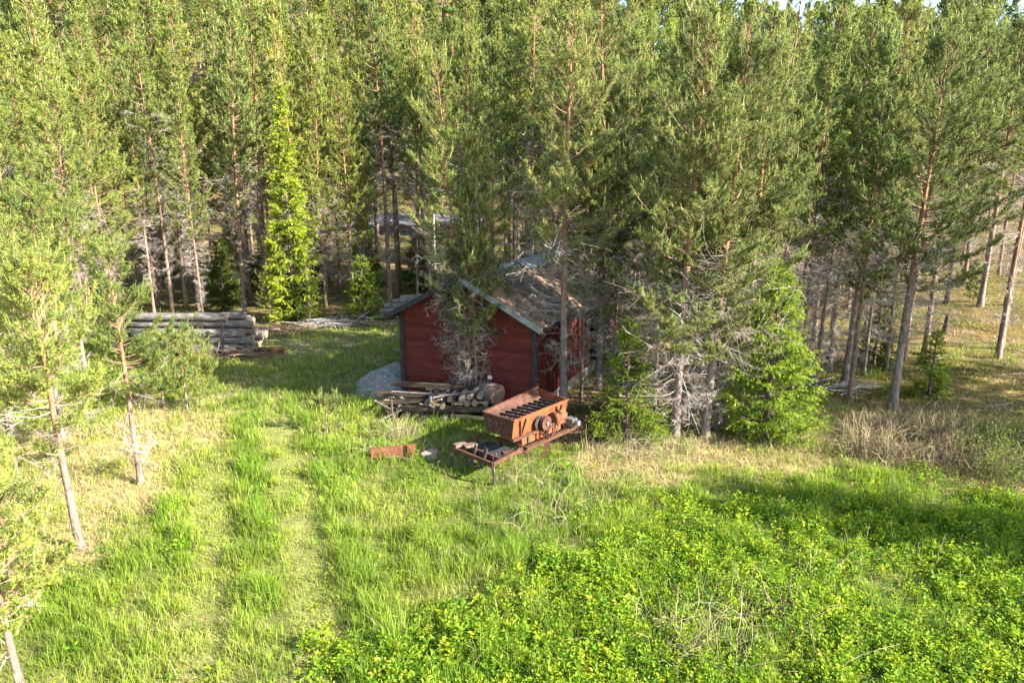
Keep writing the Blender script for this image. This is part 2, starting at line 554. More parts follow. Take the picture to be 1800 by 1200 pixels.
# ------------------------------------------------------------------ keep-out footprints (shed, machine, piles)
SH_O = np.array((-3.27, 19.96))                       # shed's front left corner
SH_E = nrm(np.array((3.89, -1.81)))                   # along the gable, to the right
SH_U = np.array((-SH_E[1], SH_E[0]))                  # along the long side, away
SH_W, SH_L = 4.3, 8.0
def shed_st(x, y):
    dx, dy = x - SH_O[0], y - SH_O[1]
    return dx * SH_E[0] + dy * SH_E[1], dx * SH_U[0] + dy * SH_U[1]
def in_shed(x, y, m=0.1):
    s, t = shed_st(x, y)
    return (s > -m) & (s < SH_W + m) & (t > -m) & (t < SH_L + m)

# ------------------------------------------------------------------ grass and herbs
def blades(g, x, y, h, w, lean, col, rng, mat=0):
    n = len(x)
    z = terrain(x, y)
    a = rng.uniform(0, 2 * math.pi, n)
    b = rng.uniform(0, 2 * math.pi, n)
    side = np.stack([np.cos(b), np.sin(b), 0 * b], 1)
    ld = np.stack([np.cos(a), np.sin(a), 0 * a], 1)
    P = np.stack([x, y, z - 0.01], 1)
    up = np.array((0, 0, 1.0))
    h, w, lean = h[:, None], w[:, None], lean[:, None]
    mid = P + up * h * 0.55 + ld * h * lean * 0.3
    tip = P + up * h * (1 - 0.35 * lean) + ld * h * lean
    V = np.empty((n, 5, 3))
    V[:, 0] = P - side * w / 2
    V[:, 1] = P + side * w / 2
    V[:, 2] = mid + side * w * 0.4
    V[:, 3] = mid - side * w * 0.4
    V[:, 4] = tip
    T = np.array([[0, 1, 2], [0, 2, 3], [3, 2, 4]])[None] + (np.arange(n) * 5)[:, None, None]
    k = np.array([0.75, 0.75, 1.0, 1.0, 1.1])
    cc = (col[:, None, :] * k[None, :, None]).reshape(-1, 3)
    g.add(V, T, cc, mat)

def scatter(y0, y1, dens, rng, xm=2.2):
    """Random points of the strip the camera can see (with a margin) at this density."""
    half = 0.75 * (y1 * math.cos(PITCH) + CAM_H * math.sin(PITCH)) + xm
    n = int(2 * half * (y1 - y0) * dens)
    x, y = rng.uniform(-half, half, n), rng.uniform(y0, y1, n)
    lim = 0.75 * (y * math.cos(PITCH) + CAM_H * math.sin(PITCH)) + xm
    k = np.abs(x) < lim
    x, y = x[k], y[k]
    k = ~in_shed(x, y, 0.0)
    return x[k], y[k]

def mixcols(cols, rng, n, wts=None):
    c = np.array(cols)
    return c[rng.choice(len(c), n, p=wts)]

def build_grass():
    rng = np.random.default_rng(5)
    g, dry = Geo(), Geo()
    for y0, y1, dn, wd in ((5.6, 9, 1500, 0.009), (9, 12, 1250, 0.010), (12, 16, 900, 0.013), (16, 21, 560, 0.016), (21, 27, 300, 0.022), (27, 34, 130, 0.028)):
        x, y = scatter(y0, y1, dn, rng)
        z = zones(x, y)
        n1, n2 = fbm(x, y, 2.4, 71), fbm(x, y, 0.6, 72)
        p = 1.0 - (0.93 - 0.24 * sstep(0.45, 0.6, fbm(x, y, 1.0, 73))) * z['straw']
        p = np.where(z['litter'] > 0.5, 0.06 + 0.12 * sstep(0.5, 0.65, n1) * (x > 9), p)
        p = p * (1 - 0.5 * z['weed'])
        p = p * (1 - 0.1 * z['track']) * (0.55 + 0.45 * sstep(0.3, 0.5, n2))
        p = p * (1 - 0.5 * z['clear'] * sstep(0.42, 0.6, n1))
        k = rng.uniform(0, 1, len(x)) < p
        x, y, n1, n2 = x[k], y[k], n1[k], n2[k]
        z = {a: b[k] for a, b in z.items()}
        n = len(x)
        h = 0.13 + 0.18 * sstep(0.3, 0.7, n2) * sstep(0.2, 0.6, n1) + 0.045 * rng.normal(0, 1, n)
        h = h * (1 - 0.6 * z['track']) * (1 - 0.3 * z['clear']) * (1 + 0.25 * z['verge'])
        tus = fbm(x, y, 0.32, 77, 2)
        h = h * (0.55 + 0.9 * sstep(0.3, 0.75, tus))
        mach = np.exp(-(((x - 0.2) / 2.2) ** 2 + ((y - 15.0) / 2.0) ** 2))
        h = np.clip(h * rng.uniform(0.7, 1.3, n) * (1 - 0.6 * mach), 0.04, 0.6)
        lush = np.clip(sstep(0.3, 0.65, n1) + 0.5 * z['verge'] - 0.5 * z['track'], 0, 1)[:, None]
        ga = mixcols([(0.20, 0.275, 0.026), (0.255, 0.315, 0.034), (0.32, 0.35, 0.058)], rng, n)
        gb = mixcols([(0.105, 0.19, 0.014), (0.15, 0.245, 0.018), (0.205, 0.29, 0.026)], rng, n)
        col = ga * (1 - lush) + gb * lush
        yel = (z['track'] * 0.55 + 0.25 * z['straw'])[:, None]
        col = col * (1 - yel) + np.array((0.29, 0.34, 0.06)) * yel
        col = col * rng.uniform(0.75, 1.25, (n, 1))
        col = col * (0.72 + 0.56 * fbm(x, y, 0.5, 78, 2))[:, None]
        tan = rng.uniform(0, 1, n) < 0.04 + 0.10 * sstep(0.45, 0.3, n1)
        col[tan] = np.array((0.34, 0.29, 0.15)) * rng.uniform(0.7, 1.2, (tan.sum(), 1))
        blades(g, x, y, h, wd * rng.uniform(0.6, 1.2, n), rng.uniform(0.1, 0.65, n), col, rng)
        # dead grass: the straw patches under the trees, and thatch between the green blades
        x, y = scatter(y0, y1, dn * 0.8, rng)
        z = zones(x, y)
        n1, n2 = fbm(x, y, 1.2, 81), fbm(x, y, 0.5, 82)
        tuft = sstep(0.52, 0.66, n1)
        p = np.clip(0.85 * z['straw'] * (0.4 + 0.6 * sstep(0.35, 0.6, n2)) + 0.11 * tuft + 0.1 * z['clear'] - 0.05 * z['track'], 0, 1) * (1 - 0.9 * z['weed'])
        p = np.where(z['litter'] > 0.5, 0.10 + 0.30 * sstep(0.5, 0.7, n1) + 0.06 * (x > 9), p)
        k = rng.uniform(0, 1, len(x)) < p
        x, y, n2, st, li = x[k], y[k], n2[k], z['straw'][k], z['litter'][k]
        n = len(x)
        col = mixcols([(0.46, 0.385, 0.17), (0.39, 0.31, 0.125), (0.52, 0.45, 0.23), (0.28, 0.20, 0.09)], rng, n) * rng.uniform(0.75, 1.15, (n, 1))
        h = np.clip(0.10 + 0.14 * n2 + 0.04 * rng.normal(0, 1, n), 0.05, 0.4) * (1 - 0.3 * (li > 0.5))
        blades(dry, x, y, h, wd * rng.uniform(0.6, 1.1, n), rng.uniform(0.6, 1.5, n), col, rng)
    tag(obj('grass', g, [M['grass']]), 'long green meadow grass', 'grass', kind='stuff')
    tag(obj('dry_grass', dry, [M['straw']]), 'dead straw coloured grass in patches', 'grass', kind='stuff')

def build_weeds():
    rng = np.random.default_rng(9)
    g = Geo()
    for y0, y1, dn in ((5.6, 9, 190), (9, 12, 170), (12, 15.5, 120)):
        x, y = scatter(y0, y1, dn, rng)
        m = soft(P_WEED, x, y, 14, 1.5, 9)
        # stray plants in the grass too
        n1 = fbm(x, y, 1.6, 91)
        p = np.clip(m * (0.18 + 0.82 * sstep(0.3, 0.52, n1)), 0, 1) + (1 - m) * (0.015 + 0.12 * sstep(0.64, 0.72, n1))
        k = rng.uniform(0, 1, len(x)) < p
        x, y, n1 = x[k], y[k], n1[k]
        n = len(x)
        z = terrain(x, y)
        H = np.clip(0.09 + 0.36 * (fbm(x, y, 0.7, 95) - 0.2) + 0.15 * (fbm(x, y, 3.2, 96) - 0.5) + rng.normal(0, 0.07, n), 0.07, 0.6)
        nl = 19
        idx = np.repeat(np.arange(n), nl)
        k = np.tile(np.arange(nl), n)
        t = (k + rng.uniform(0, 1, len(idx))) / nl
        a = rng.uniform(0, 2 * math.pi, len(idx))
        rad = rng.uniform(0.01, 0.10, len(idx)) * (1.15 - 0.6 * t)
        P = np.stack([x[idx] + np.cos(a) * rad, y[idx] + np.sin(a) * rad, z[idx] + H[idx] * (0.25 + 0.75 * t)], 1)
        el = rng.uniform(-0.35, 0.55, len(idx)) + 0.5 * (t > 0.85)
        D = np.stack([np.cos(a) * np.cos(el), np.sin(a) * np.cos(el), np.sin(el)], 1)
        Nn = nrm(np.array((0, 0, 1.0)) + rng.normal(0, 0.35, (len(idx), 3)))
        big = (rng.uniform(0.75, 1.2, n) * np.where(rng.uniform(0, 1, n) < 0.12, 1.7, 1.0))[idx]
        L = rng.uniform(0.032, 0.062, len(idx)) * big
        base = mixcols([(0.13, 0.25, 0.012), (0.19, 0.32, 0.013), (0.28, 0.38, 0.014), (0.08, 0.18, 0.013), (0.33, 0.395, 0.015)], rng, n)[idx]
        young = ((t > 0.85) * rng.uniform(0, 0.7, len(idx)))[:, None]
        col = base * (1 - young) + np.array((0.36, 0.42, 0.04)) * young
        col = col * rng.uniform(0.75, 1.25, (len(idx), 1))
        odd = rng.uniform(0, 1, len(idx)) < 0.012
        col[odd] = (0.40, 0.28, 0.04)
        leaves(g, P, D, Nn, L, L * rng.uniform(0.45, 0.7, len(idx)), col, 0)
        B = np.stack([x, y, z], 1)
        sticks(g, B, B + np.stack([0 * H, 0 * H, H], 1), 0.004, 0.002, (0.12, 0.16, 0.04), 0)
    tag(obj('leafy_weeds', g, [M['leaf']]), 'bright green leafy ground cover', 'weeds', kind='stuff')

def arcs(g, x, y, H, spread, r, col, rng, segs=4):
    n = len(x)
    z = terrain(x, y)
    a = rng.uniform(0, 2 * math.pi, n)
    P = np.stack([x, y, z], 1)
    prev = P
    for k in range(1, segs + 1):
        t = k / segs
        up = H * (t - 0.45 * t * t * spread)
        out = H * spread * t ** 1.6
        q = P + np.stack([np.cos(a) * out, np.sin(a) * out, up], 1) + rng.normal(0, 0.02, (n, 3))
        sticks(g, prev, q, r * (1 - 0.7 * (k - 1) / segs), r * (1 - 0.7 * k / segs), col, 0)
        prev = q
    return prev

def build_brush():
    """Brown tangle of dead stems at the right, thin dead stalks in the weeds, twigs on the forest floor."""
    rng = np.random.default_rng(21)
    g = Geo()
    poly = wpoly([(1440, 800), (1490, 765), (1600, 745), (1720, 765), (1830, 790), (1900, 850), (1780, 858), (1620, 845), (1520, 835)])
    lo, hi = poly.min(0), poly.max(0)
    n = 5200
    x, y = rng.uniform(lo[0], hi[0], n), rng.uniform(lo[1], hi[1], n)
    k = (soft(poly, x, y, 33, 0.6) > 0.4) & (fbm(x, y, 0.9, 34) > 0.36)
    x, y = x[k], y[k]
    n = len(x)
    col = mixcols([(0.17, 0.12, 0.06), (0.11, 0.08, 0.045), (0.22, 0.175, 0.09), (0.28, 0.235, 0.14)], rng, n) * rng.uniform(0.7, 1.2, (n, 1))
    arcs(g, x, y, rng.uniform(0.4, 1.0, n), rng.uniform(0.2, 1.1, n), 0.007, col, rng)
    tag(obj('dead_brambles', g, [M['twig']]), 'tangled brown dead stems', 'brush', kind='stuff')
    # young leafy shoots among it
    g = Geo()
    poly2 = wpoly([(1640, 800), (1700, 775), (1850, 780), (1950, 860), (1780, 880), (1680, 850)])
    lo, hi = poly2.min(0), poly2.max(0)
    n = 420
    x, y = rng.uniform(lo[0], hi[0], n), rng.uniform(lo[1], hi[1], n)
    k = soft(poly2, x, y, 36, 0.6) > 0.4
    x, y = np.concatenate([x[k], rng.uniform(6.6, 8, 25)]), np.concatenate([y[k], rng.uniform(14.6, 16.2, 25)])
    n = len(x)
    H = rng.uniform(0.4, 1.15, n)
    z = terrain(x, y)
    P0 = np.stack([x, y, z], 1)
    tip = P0 + np.stack([rng.normal(0, .12, n), rng.normal(0, .12, n), H], 1)
    sticks(g, P0, tip, 0.006, 0.002, (0.16, 0.12, 0.08), 0)
    idx = np.repeat(np.arange(n), 22)
    t = rng.uniform(0.3, 1, len(idx))[:, None]
    a = rng.uniform(0, 2 * math.pi, len(idx))
    D = nrm(np.stack([np.cos(a), np.sin(a), rng.uniform(-.2, .7, len(idx))], 1))
    P = P0[idx] * (1 - t) + tip[idx] * t + D * rng.uniform(0, .1, (len(idx), 1))
    L = rng.uniform(0.035, 0.07, len(idx))
    col = mixcols([(0.13, 0.20, 0.02), (0.18, 0.25, 0.03), (0.24, 0.28, 0.04)], rng, len(idx))
    leaves(g, P, D, nrm(rng.normal(0, .5, (len(idx), 3)) + (0, 0, 1)), L, L * 0.6, col, 0)
    tag(obj('leafy_saplings', g, [M['leaf']]), 'knee high leafy shoots among dead stems', 'shrubs', kind='stuff')
    # last year's stalks standing in the weeds and meadow
    g = Geo()
    xs, ys = [], []
    for px, py, s, n in ((1330, 1100, 0.9, 150), (1250, 1150, 0.7, 120), (1180, 1130, 0.5, 60), (1000, 900, 0.8, 60), (930, 930, 0.8, 50), (1450, 1020, 0.6, 25), (1620, 960, 1.2, 20), (700, 770, 0.5, 120), (910, 850, 0.7, 60), (1190, 800, 1.0, 160), (1100, 800, 0.8, 140), (690, 800, .8, 60), (1060, 860, 1.2, 50)):
        c = at(px, py)
        xs.append(rng.normal(c[0], s * 0.6, n)); ys.append(rng.normal(c[1], s * 0.45, n))
    x, y = np.concatenate(xs), np.concatenate(ys)
    n = len(x)
    col = mixcols([(0.34, 0.29, 0.18), (0.27, 0.22, 0.13), (0.2, 0.15, 0.09)], rng, n) * rng.uniform(0.7, 1.15, (n, 1))
    arcs(g, x, y, rng.uniform(0.3, 0.85, n), rng.uniform(0.15, 1.2, n), 0.0045, col, rng)
    tag(obj('dead_stalks', g, [M['twig']]), 'thin dead stalks from last year', 'stalks', kind='stuff')
    # fallen twigs on the forest floor
    g = Geo()
    n = 5200
    y = rng.uniform(17.5, 52, n)
    x = rng.uniform(-1, 1, n) * (0.8 * y + 3)
    k = (zones(x, y)['litter'] > 0.5) & ~in_shed(x, y)
    x, y = x[k], y[k]
    n = len(x)
    a, L = rng.uniform(0, math.pi, n), rng.uniform(0.2, 1.1, n)
    z = terrain(x, y) + 0.03
    d = np.stack([np.cos(a) * L, np.sin(a) * L, rng.uniform(-0.05, 0.18, n) * L], 1)
    P = np.stack([x, y, z], 1)
    col = mixcols([(0.26, 0.21, 0.17), (0.17, 0.12, 0.09), (0.34, 0.29, 0.24)], rng, n)
    sticks(g, P - d / 2, P + d / 2, 0.012, 0.005, col, 0)
    tag(obj('fallen_twigs', g, [M['twig']]), 'dry twigs littering the forest floor', 'twigs', kind='stuff')
    # low dark undergrowth in the wood
    g = Geo()
    n = 13000
    y = 17 + 40 * rng.uniform(0, 1, n) ** 1.2
    x = rng.uniform(-1, 1, n) * (0.8 * y + 3)
    k = (zones(x, y)['litter'] > 0.5) & (fbm(x, y, 3.0, 61) > 0.5) & ~in_shed(x, y)
    x, y = x[k], y[k]
    n = len(x)
    idx = np.repeat(np.arange(n), 14)
    m = len(idx)
    a = rng.uniform(0, 2 * math.pi, m)
    P = np.stack([x[idx] + rng.normal(0, .12, m), y[idx] + rng.normal(0, .12, m), terrain(x[idx], y[idx]) + rng.uniform(.02, .28, m)], 1)
    D = nrm(np.stack([np.cos(a), np.sin(a), rng.uniform(-.2, .8, m)], 1))
    L = rng.uniform(0.05, 0.10, m)
    col = mixcols([(0.055, 0.085, 0.02), (0.08, 0.105, 0.025), (0.12, 0.13, 0.035)], rng, m)
    leaves(g, P, D, nrm(rng.normal(0, .5, (m, 3)) + (0, 0, 1)), L, L * 0.55, col, 0)
    tag(obj('undergrowth', g, [M['leaf']]), 'low dark berry scrub on the forest floor', 'undergrowth', kind='stuff')

build_grass()
build_weeds()
build_brush()

# ------------------------------------------------------------------ trees
def path_eval(S, az, el, L, wig, droop, curl, s):
    """Points along branches: S start (n,3), arrays per branch, s in 0..1 (same length)."""
    w = az + wig * s
    h = L * s * np.cos(el)
    zz = L * (np.sin(el) * s - droop * s * (1 - s) * 1.6 + curl * s ** 2.6)
    return S + np.stack([np.cos(w) * h, np.sin(w) * h, zz], 1)

def trunk_mesh(H, r0, rng, low=(0.17, 0.135, 0.115), high=(0.235, 0.12, 0.065), mid=0.36, sway=0.012, n=9):
    k = 16
    t = np.linspace(0, 1, k) ** 1.15
    a, b = rng.uniform(0, 6.28, 2)
    am = sway * H
    f = lambda t: np.stack([am * (np.sin(3.1 * t + a) - math.sin(a)) * t, am * (np.sin(2.6 * t + b) - math.sin(b)) * t, H * t], -1)
    r = r0 * (1 - t) ** 0.85 * (1 + 0.5 * np.exp(-t * 40)) + 0.006
    m = sstep(mid - 0.2, mid + 0.2, t)[:, None]
    col = np.array(low) * (1 - m) + np.array(high) * m
    g = Geo()
    p = f(t)
    p[0, 2] -= 0.15
    tube(g, p, r, n, col * rng.uniform(0.85, 1.15, (k, 1)), 0, True, None, 0.07, rng)
    return g, f

def pine(seed, H, R, cb, r0, dens=1.0, dead=1.0, dead_lo=0.12, fat=1.0, candle=0.3, tint=(1, 1, 1), needles=13, dead_len=1.0, low=(0.17, 0.135, 0.115)):
    """A Scots pine: meshes for the trunk, the crown and the bare lower branches."""
    rng = np.random.default_rng(seed)
    tr, f = trunk_mesh(H, r0, rng, low)
    zb = cb * H
    # whorls of living branches
    zs, z = [], zb
    while z < H - 0.25:
        t = (z - zb) / (H - zb)
        for _ in range(rng.integers(5, 8) if rng.uniform() > 0.22 * (t < 0.85) else rng.integers(1, 3)):
            zs.append(z + rng.normal(0, 0.08))
        z += rng.uniform(0.22, 0.36) * (1.15 - 0.4 * t) * (H / 10) ** 0.3
    zs = np.array(zs)
    B = len(zs)
    t = np.clip((zs - zb) / (H - zb), 0, 1)
    prof = np.clip(0.62 + 1.6 * t, 0, 1) * (1 - t ** 1.35) ** 0.8
    az = rng.uniform(0, 2 * math.pi, B)
    lop = 1 + 0.28 * np.sin(az + rng.uniform(0, 6.28) + 2.5 * t)
    L = np.maximum(R * prof * rng.uniform(0.4, 1.3, B) * lop, 0.22)
    el = R_(-6) + R_(60) * t ** 0.9 + rng.normal(0, 0.13, B)
    wig = rng.normal(0, 0.25, B)
    droop = 0.22 * (1 - t) * rng.uniform(0.5, 1.4, B)
    curl = 0.28 * rng.uniform(0.4, 1.3, B)
    S = f(zs / H)
    ev = lambda i, s: path_eval(S[i], az[i], el[i], L[i], wig[i], droop[i], curl[i], s)
    g = Geo()
    ii = np.arange(B)
    prev = S
    for k in range(1, 6):
        s = np.full(B, k / 5)
        q = ev(ii, s)
        rr = 0.010 * L + 0.005
        sticks(g, prev, q, rr * (1.1 - 0.17 * k), rr * (1.1 - 0.17 * (k + 1)) + 0.001, (0.20, 0.13, 0.085), 1)
        prev = q
    # side twigs
    nt = np.maximum((L / 0.075 * dens).astype(int), 3)
    bi = np.repeat(ii, nt)
    s = 1 - rng.uniform(0, 1, len(bi)) ** 1.15 * (0.82 - 0.25 * (t[bi] < 0.2))
    s[np.cumsum(nt) - 1] = 1.0
    P = ev(bi, s)
    T = nrm(ev(bi, np.minimum(s + 0.04, 1.04)) - P)
    side = nrm(np.cross(T, np.array((0, 0, 1.0)))) * rng.choice((-1, 1), len(bi))[:, None]
    tw = nrm(T * rng.uniform(0.5, 1.1, (len(bi), 1)) + side * rng.uniform(0.1, 1.0, (len(bi), 1)) + np.array((0, 0, 1.0)) * rng.uniform(-0.05, 0.55, (len(bi), 1)))
    TL = rng.uniform(0.18, 0.52, len(bi)) * (1.15 - 0.45 * s) * (0.6 + 0.4 * min(R / 1.6, 1.4))
    E = P + tw * TL[:, None]
    sticks(g, P, E, 0.007, 0.004, (0.22, 0.14, 0.085), 1)
    # leafy shoots on each twig
    ns = 5
    ti = np.repeat(np.arange(len(bi)), ns)
    u = np.where(np.tile(np.arange(ns), len(bi)) == 0, 1.0, rng.uniform(0.3, 1.0, len(ti)))
    SP = P[ti] + tw[ti] * (TL[ti] * u)[:, None]
    up = np.array((0, 0, 1.0))
    SD = nrm(tw[ti] + rng.normal(0, 0.42, (len(ti), 3)) + up * rng.uniform(0.05, 0.6, (len(ti), 1)))
    SL = rng.uniform(0.07, 0.17, len(ti))
    shoot_col = mixcols([(0.165, 0.20, 0.052), (0.205, 0.235, 0.056), (0.26, 0.28, 0.066), (0.122, 0.16, 0.054)], rng, len(ti)) * np.array(tint)
    shoot_col = shoot_col * rng.uniform(0.8, 1.2, (len(ti), 1))
    # needles
    ni = np.repeat(np.arange(len(ti)), needles)
    v = rng.uniform(-0.15, 1, len(ni))
    NP = SP[ni] + SD[ni] * (SL[ni] * v)[:, None]
    a, b = perp2(SD)
    w = rng.uniform(0, 2 * math.pi, len(ni))[:, None]
    ND = nrm(SD[ni] * rng.uniform(0.35, 1.1, (len(ni), 1)) + a[ni] * np.cos(w) + b[ni] * np.sin(w))
    spikes(g, NP, ND, rng.uniform(0.045, 0.085, len(ni)) * fat ** 0.5, 0.017 * fat * rng.uniform(0.8, 1.3, len(ni)), shoot_col[ni] * rng.uniform(0.85, 1.15, (len(ni), 1)), 0, rng)
    # pale new candles
    ck = np.where((rng.uniform(0, 1, len(ti)) < candle * (0.25 + 0.75 * t[bi][ti])) & (u > 0.98))[0]
    if len(ck):
        CD = nrm(up * 1.0 + SD[ck] * 0.45 + rng.normal(0, 0.12, (len(ck), 3)))
        q0 = SP[ck] + SD[ck] * SL[ck][:, None] * 0.6
        sticks(g, q0, q0 + CD * rng.uniform(0.11, 0.26, (len(ck), 1)) * fat ** 0.3, 0.012 * fat ** 0.4, 0.003, np.array((0.40, 0.41, 0.16)) * rng.uniform(0.8, 1.15, (len(ck), 1)), 0)
    crown = g.mesh('crown', [M['needle'], M['twig']])
    g = tr
    if dead > 0:
        zs = []
        z = dead_lo * H
        while z < min(zb + 0.25 * (H - zb), H * 0.8):
            for _ in range(max(1, rng.poisson(7.0 * dead))):
                zs.append(z + rng.normal(0, 0.08))
            z += rng.uniform(0.20, 0.36)
        zs = np.array(zs)
        B = len(zs)
        t = zs / H
        L = rng.uniform(0.35, 1.15, B) * (0.5 + 1.1 * sstep(dead_lo, cb, t)) * min(R / 1.7, 1.35) * dead_len
        az, el = rng.uniform(0, 2 * math.pi, B), rng.normal(R_(-2), 0.22, B)
        wig, droop, curl = rng.normal(0, 0.5, B), rng.uniform(-0.05, 0.35, B), rng.uniform(-0.25, 0.25, B)
        S = f(t)
        ii = np.arange(B)
        ev = lambda i, s: path_eval(S[i], az[i], el[i], L[i], wig[i], droop[i], curl[i], s)
        bc = mixcols([(0.27, 0.23, 0.19), (0.19, 0.15, 0.12), (0.36, 0.32, 0.28)], rng, B)
        prev = S
        for k in range(1, 5):
            q = ev(ii, np.full(B, k / 4)) + rng.normal(0, 0.035, (B, 3))
            sticks(g, prev, q, (0.007 + 0.003 * L) * (1.15 - 0.2 * k), (0.007 + 0.003 * L) * (0.95 - 0.2 * k) + 0.001, bc, 1)
            prev = q
        bi = np.repeat(ii, 7)
        s = rng.uniform(0.3, 1, len(bi))
        P = ev(bi, s)
        T = nrm(ev(bi, s + 0.05) - P)
        D = nrm(T + rng.normal(0, 0.7, (len(bi), 3)))
        E = P + D * (L[bi] * rng.uniform(0.12, 0.42, len(bi)))[:, None]
        sticks(g, P, E, 0.005, 0.0025, bc[bi], 1)
        b2 = np.repeat(np.arange(len(bi)), 2)
        u = rng.uniform(0.3, 1, (len(b2), 1))
        P2 = P[b2] * (1 - u) + E[b2] * u
        D2 = nrm(D[b2] + rng.normal(0, 0.8, (len(b2), 3)))
        sticks(g, P2, P2 + D2 * rng.uniform(0.06, 0.2, (len(b2), 1)), 0.004, 0.002, bc[bi][b2], 1)
    return dict(trunk=tr.mesh('trunk', [M['bark'], M['twig']], True), crown=crown)

def spruce(seed, H, R, cb, r0, bright=1.0, fat=1.0, step=0.2, droop0=0.35, needles=16):
    rng = np.random.default_rng(seed)
    tr, f = trunk_mesh(H, r0, rng, (0.13, 0.10, 0.085), (0.16, 0.10, 0.07), 0.6, 0.004)
    zs, z = [], cb * H
    while z < H - 0.1:
        for _ in range(rng.integers(6, 10)):
            zs.append(z + rng.normal(0, 0.06))
        z += rng.uniform(0.8, 1.2) * step
    zs = np.array(zs)
    B = len(zs)
    t = np.clip(zs / H, 0, 1)
    L = np.maximum(R * np.clip(0.75 + 1.5 * t, 0, 1) * (1 - t) ** 0.8 * rng.uniform(0.6, 1.2, B), 0.12)
    az, el = rng.uniform(0, 2 * math.pi, B), R_(12) + R_(40) * t ** 2 + rng.normal(0, 0.08, B)
    wig, droop, curl = rng.normal(0, 0.15, B), droop0 * (1 - 0.7 * t) * rng.uniform(0.6, 1.3, B), np.full(B, -0.05)
    S = f(zs / H)
    ii = np.arange(B)
    ev = lambda i, s: path_eval(S[i], az[i], el[i], L[i], wig[i], droop[i], curl[i], s)
    g = Geo()
    prev = S
    for k in range(1, 5):
        q = ev(ii, np.full(B, k / 4))
        sticks(g, prev, q, 0.012 * (1.2 - 0.22 * k), 0.012 * (1.0 - 0.22 * k) + 0.001, (0.15, 0.10, 0.07), 1)
        prev = q
    nt = np.maximum((L / 0.024 / fat ** 0.5).astype(int), 6)
    bi = np.repeat(ii, nt)
    s = rng.uniform(0.18, 1, len(bi))
    s[np.cumsum(nt) - 1] = 1.0
    P = ev(bi, s)
    T = nrm(ev(bi, s + 0.04) - P)
    side = nrm(np.cross(T, np.array((0, 0, 1.0)))) * rng.choice((-1, 1), len(bi))[:, None]
    D = nrm(T * rng.uniform(0.6, 1.0, (len(bi), 1)) + side * rng.uniform(0.2, 1.0, (len(bi), 1)) - np.array((0, 0, 1.0)) * rng.uniform(0.0, 1.3, (len(bi), 1)) * (0.3 + 0.7 * s[:, None]))
    TL = rng.uniform(0.12, 0.40, len(bi)) * (0.6 + 0.5 * L[bi] / max(R, 0.5)) * fat ** 0.5
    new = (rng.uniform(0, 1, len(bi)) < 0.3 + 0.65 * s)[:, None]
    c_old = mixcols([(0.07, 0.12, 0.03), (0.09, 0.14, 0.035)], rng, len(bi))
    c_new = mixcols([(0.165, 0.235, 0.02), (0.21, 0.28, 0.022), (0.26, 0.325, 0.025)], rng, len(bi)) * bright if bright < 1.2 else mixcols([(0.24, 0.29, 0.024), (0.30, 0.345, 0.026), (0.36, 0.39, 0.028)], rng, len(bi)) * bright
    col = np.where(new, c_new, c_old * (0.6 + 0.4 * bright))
    ni = np.repeat(np.arange(len(bi)), needles)
    v = rng.uniform(0, 1, len(ni))
    NP = P[ni] + D[ni] * (TL[ni] * v)[:, None]
    a, b = perp2(D)
    w = rng.uniform(0, 2 * math.pi, len(ni))[:, None]
    ND = nrm(D[ni] * rng.uniform(0.5, 1.2, (len(ni), 1)) + (a[ni] * np.cos(w) + b[ni] * np.sin(w)) * 0.7)
    spikes(g, NP, ND, rng.uniform(0.035, 0.06, len(ni)) * fat, 0.020 * fat * rng.uniform(0.8, 1.2, len(ni)), col[ni] * rng.uniform(0.8, 1.2, (len(ni), 1)), 0, rng)
    return dict(trunk=tr.mesh('trunk', [M['bark']], True), crown=g.mesh('crown', [M['spruce'], M['twig']]))

def birch(seed, H, R, cb, r0, fat=1.0, n_leaf=26, tint=1.0):
    rng = np.random.default_rng(seed)
    tr, f = trunk_mesh(H, r0, rng, (0.42, 0.40, 0.37), (0.50, 0.47, 0.42), 0.3, 0.012)
    B = int(22 * H)
    zs = H * (cb + (1 - cb) * rng.uniform(0, 1, B) ** 0.9) * 0.985
    t = (zs / H - cb) / (1 - cb)
    L = np.maximum(R * (1 - t) ** 0.6 * np.clip(0.5 + 2 * t, 0, 1) * rng.uniform(0.5, 1.2, B), 0.25)
    az, el = rng.uniform(0, 2 * math.pi, B), R_(30) + R_(25) * t + rng.normal(0, 0.2, B)
    wig, droop, curl = rng.normal(0, 0.4, B), rng.uniform(-0.1, 0.25, B), np.full(B, -0.25)
    S = f(zs / H)
    ii = np.arange(B)
    ev = lambda i, s: path_eval(S[i], az[i], el[i], L[i], wig[i], droop[i], curl[i], s)
    g = Geo()
    prev = S
    for k in range(1, 5):
        q = ev(ii, np.full(B, k / 4))
        sticks(g, prev, q, 0.011 * (1.2 - 0.22 * k), 0.011 * (1.0 - 0.22 * k) + 0.001, (0.16, 0.12, 0.10), 1)
        prev = q
    m = np.maximum((n_leaf * L * 5).astype(int), 10)
    bi = np.repeat(ii, m)
    s = rng.uniform(0.25, 1.08, len(bi))
    P = ev(bi, s) + rng.normal(0, 0.11, (len(bi), 3)) * (0.5 + L[bi][:, None])
    D = nrm(rng.normal(0, 1, (len(bi), 3)) - (0, 0, 0.4))
    LL = rng.uniform(0.045, 0.075, len(bi)) * fat
    col = mixcols([(0.18, 0.24, 0.04), (0.23, 0.29, 0.05), (0.28, 0.33, 0.07), (0.14, 0.20, 0.035)], rng, len(bi)) * tint
    leaves(g, P, D, nrm(rng.normal(0, 1, (len(bi), 3)) + (0, 0, 0.6)), LL, LL * 0.75, col, 0)
    return dict(trunk=tr.mesh('trunk', [M['bark']], True), crown=g.mesh('crown', [M['leaf'], M['twig']]))

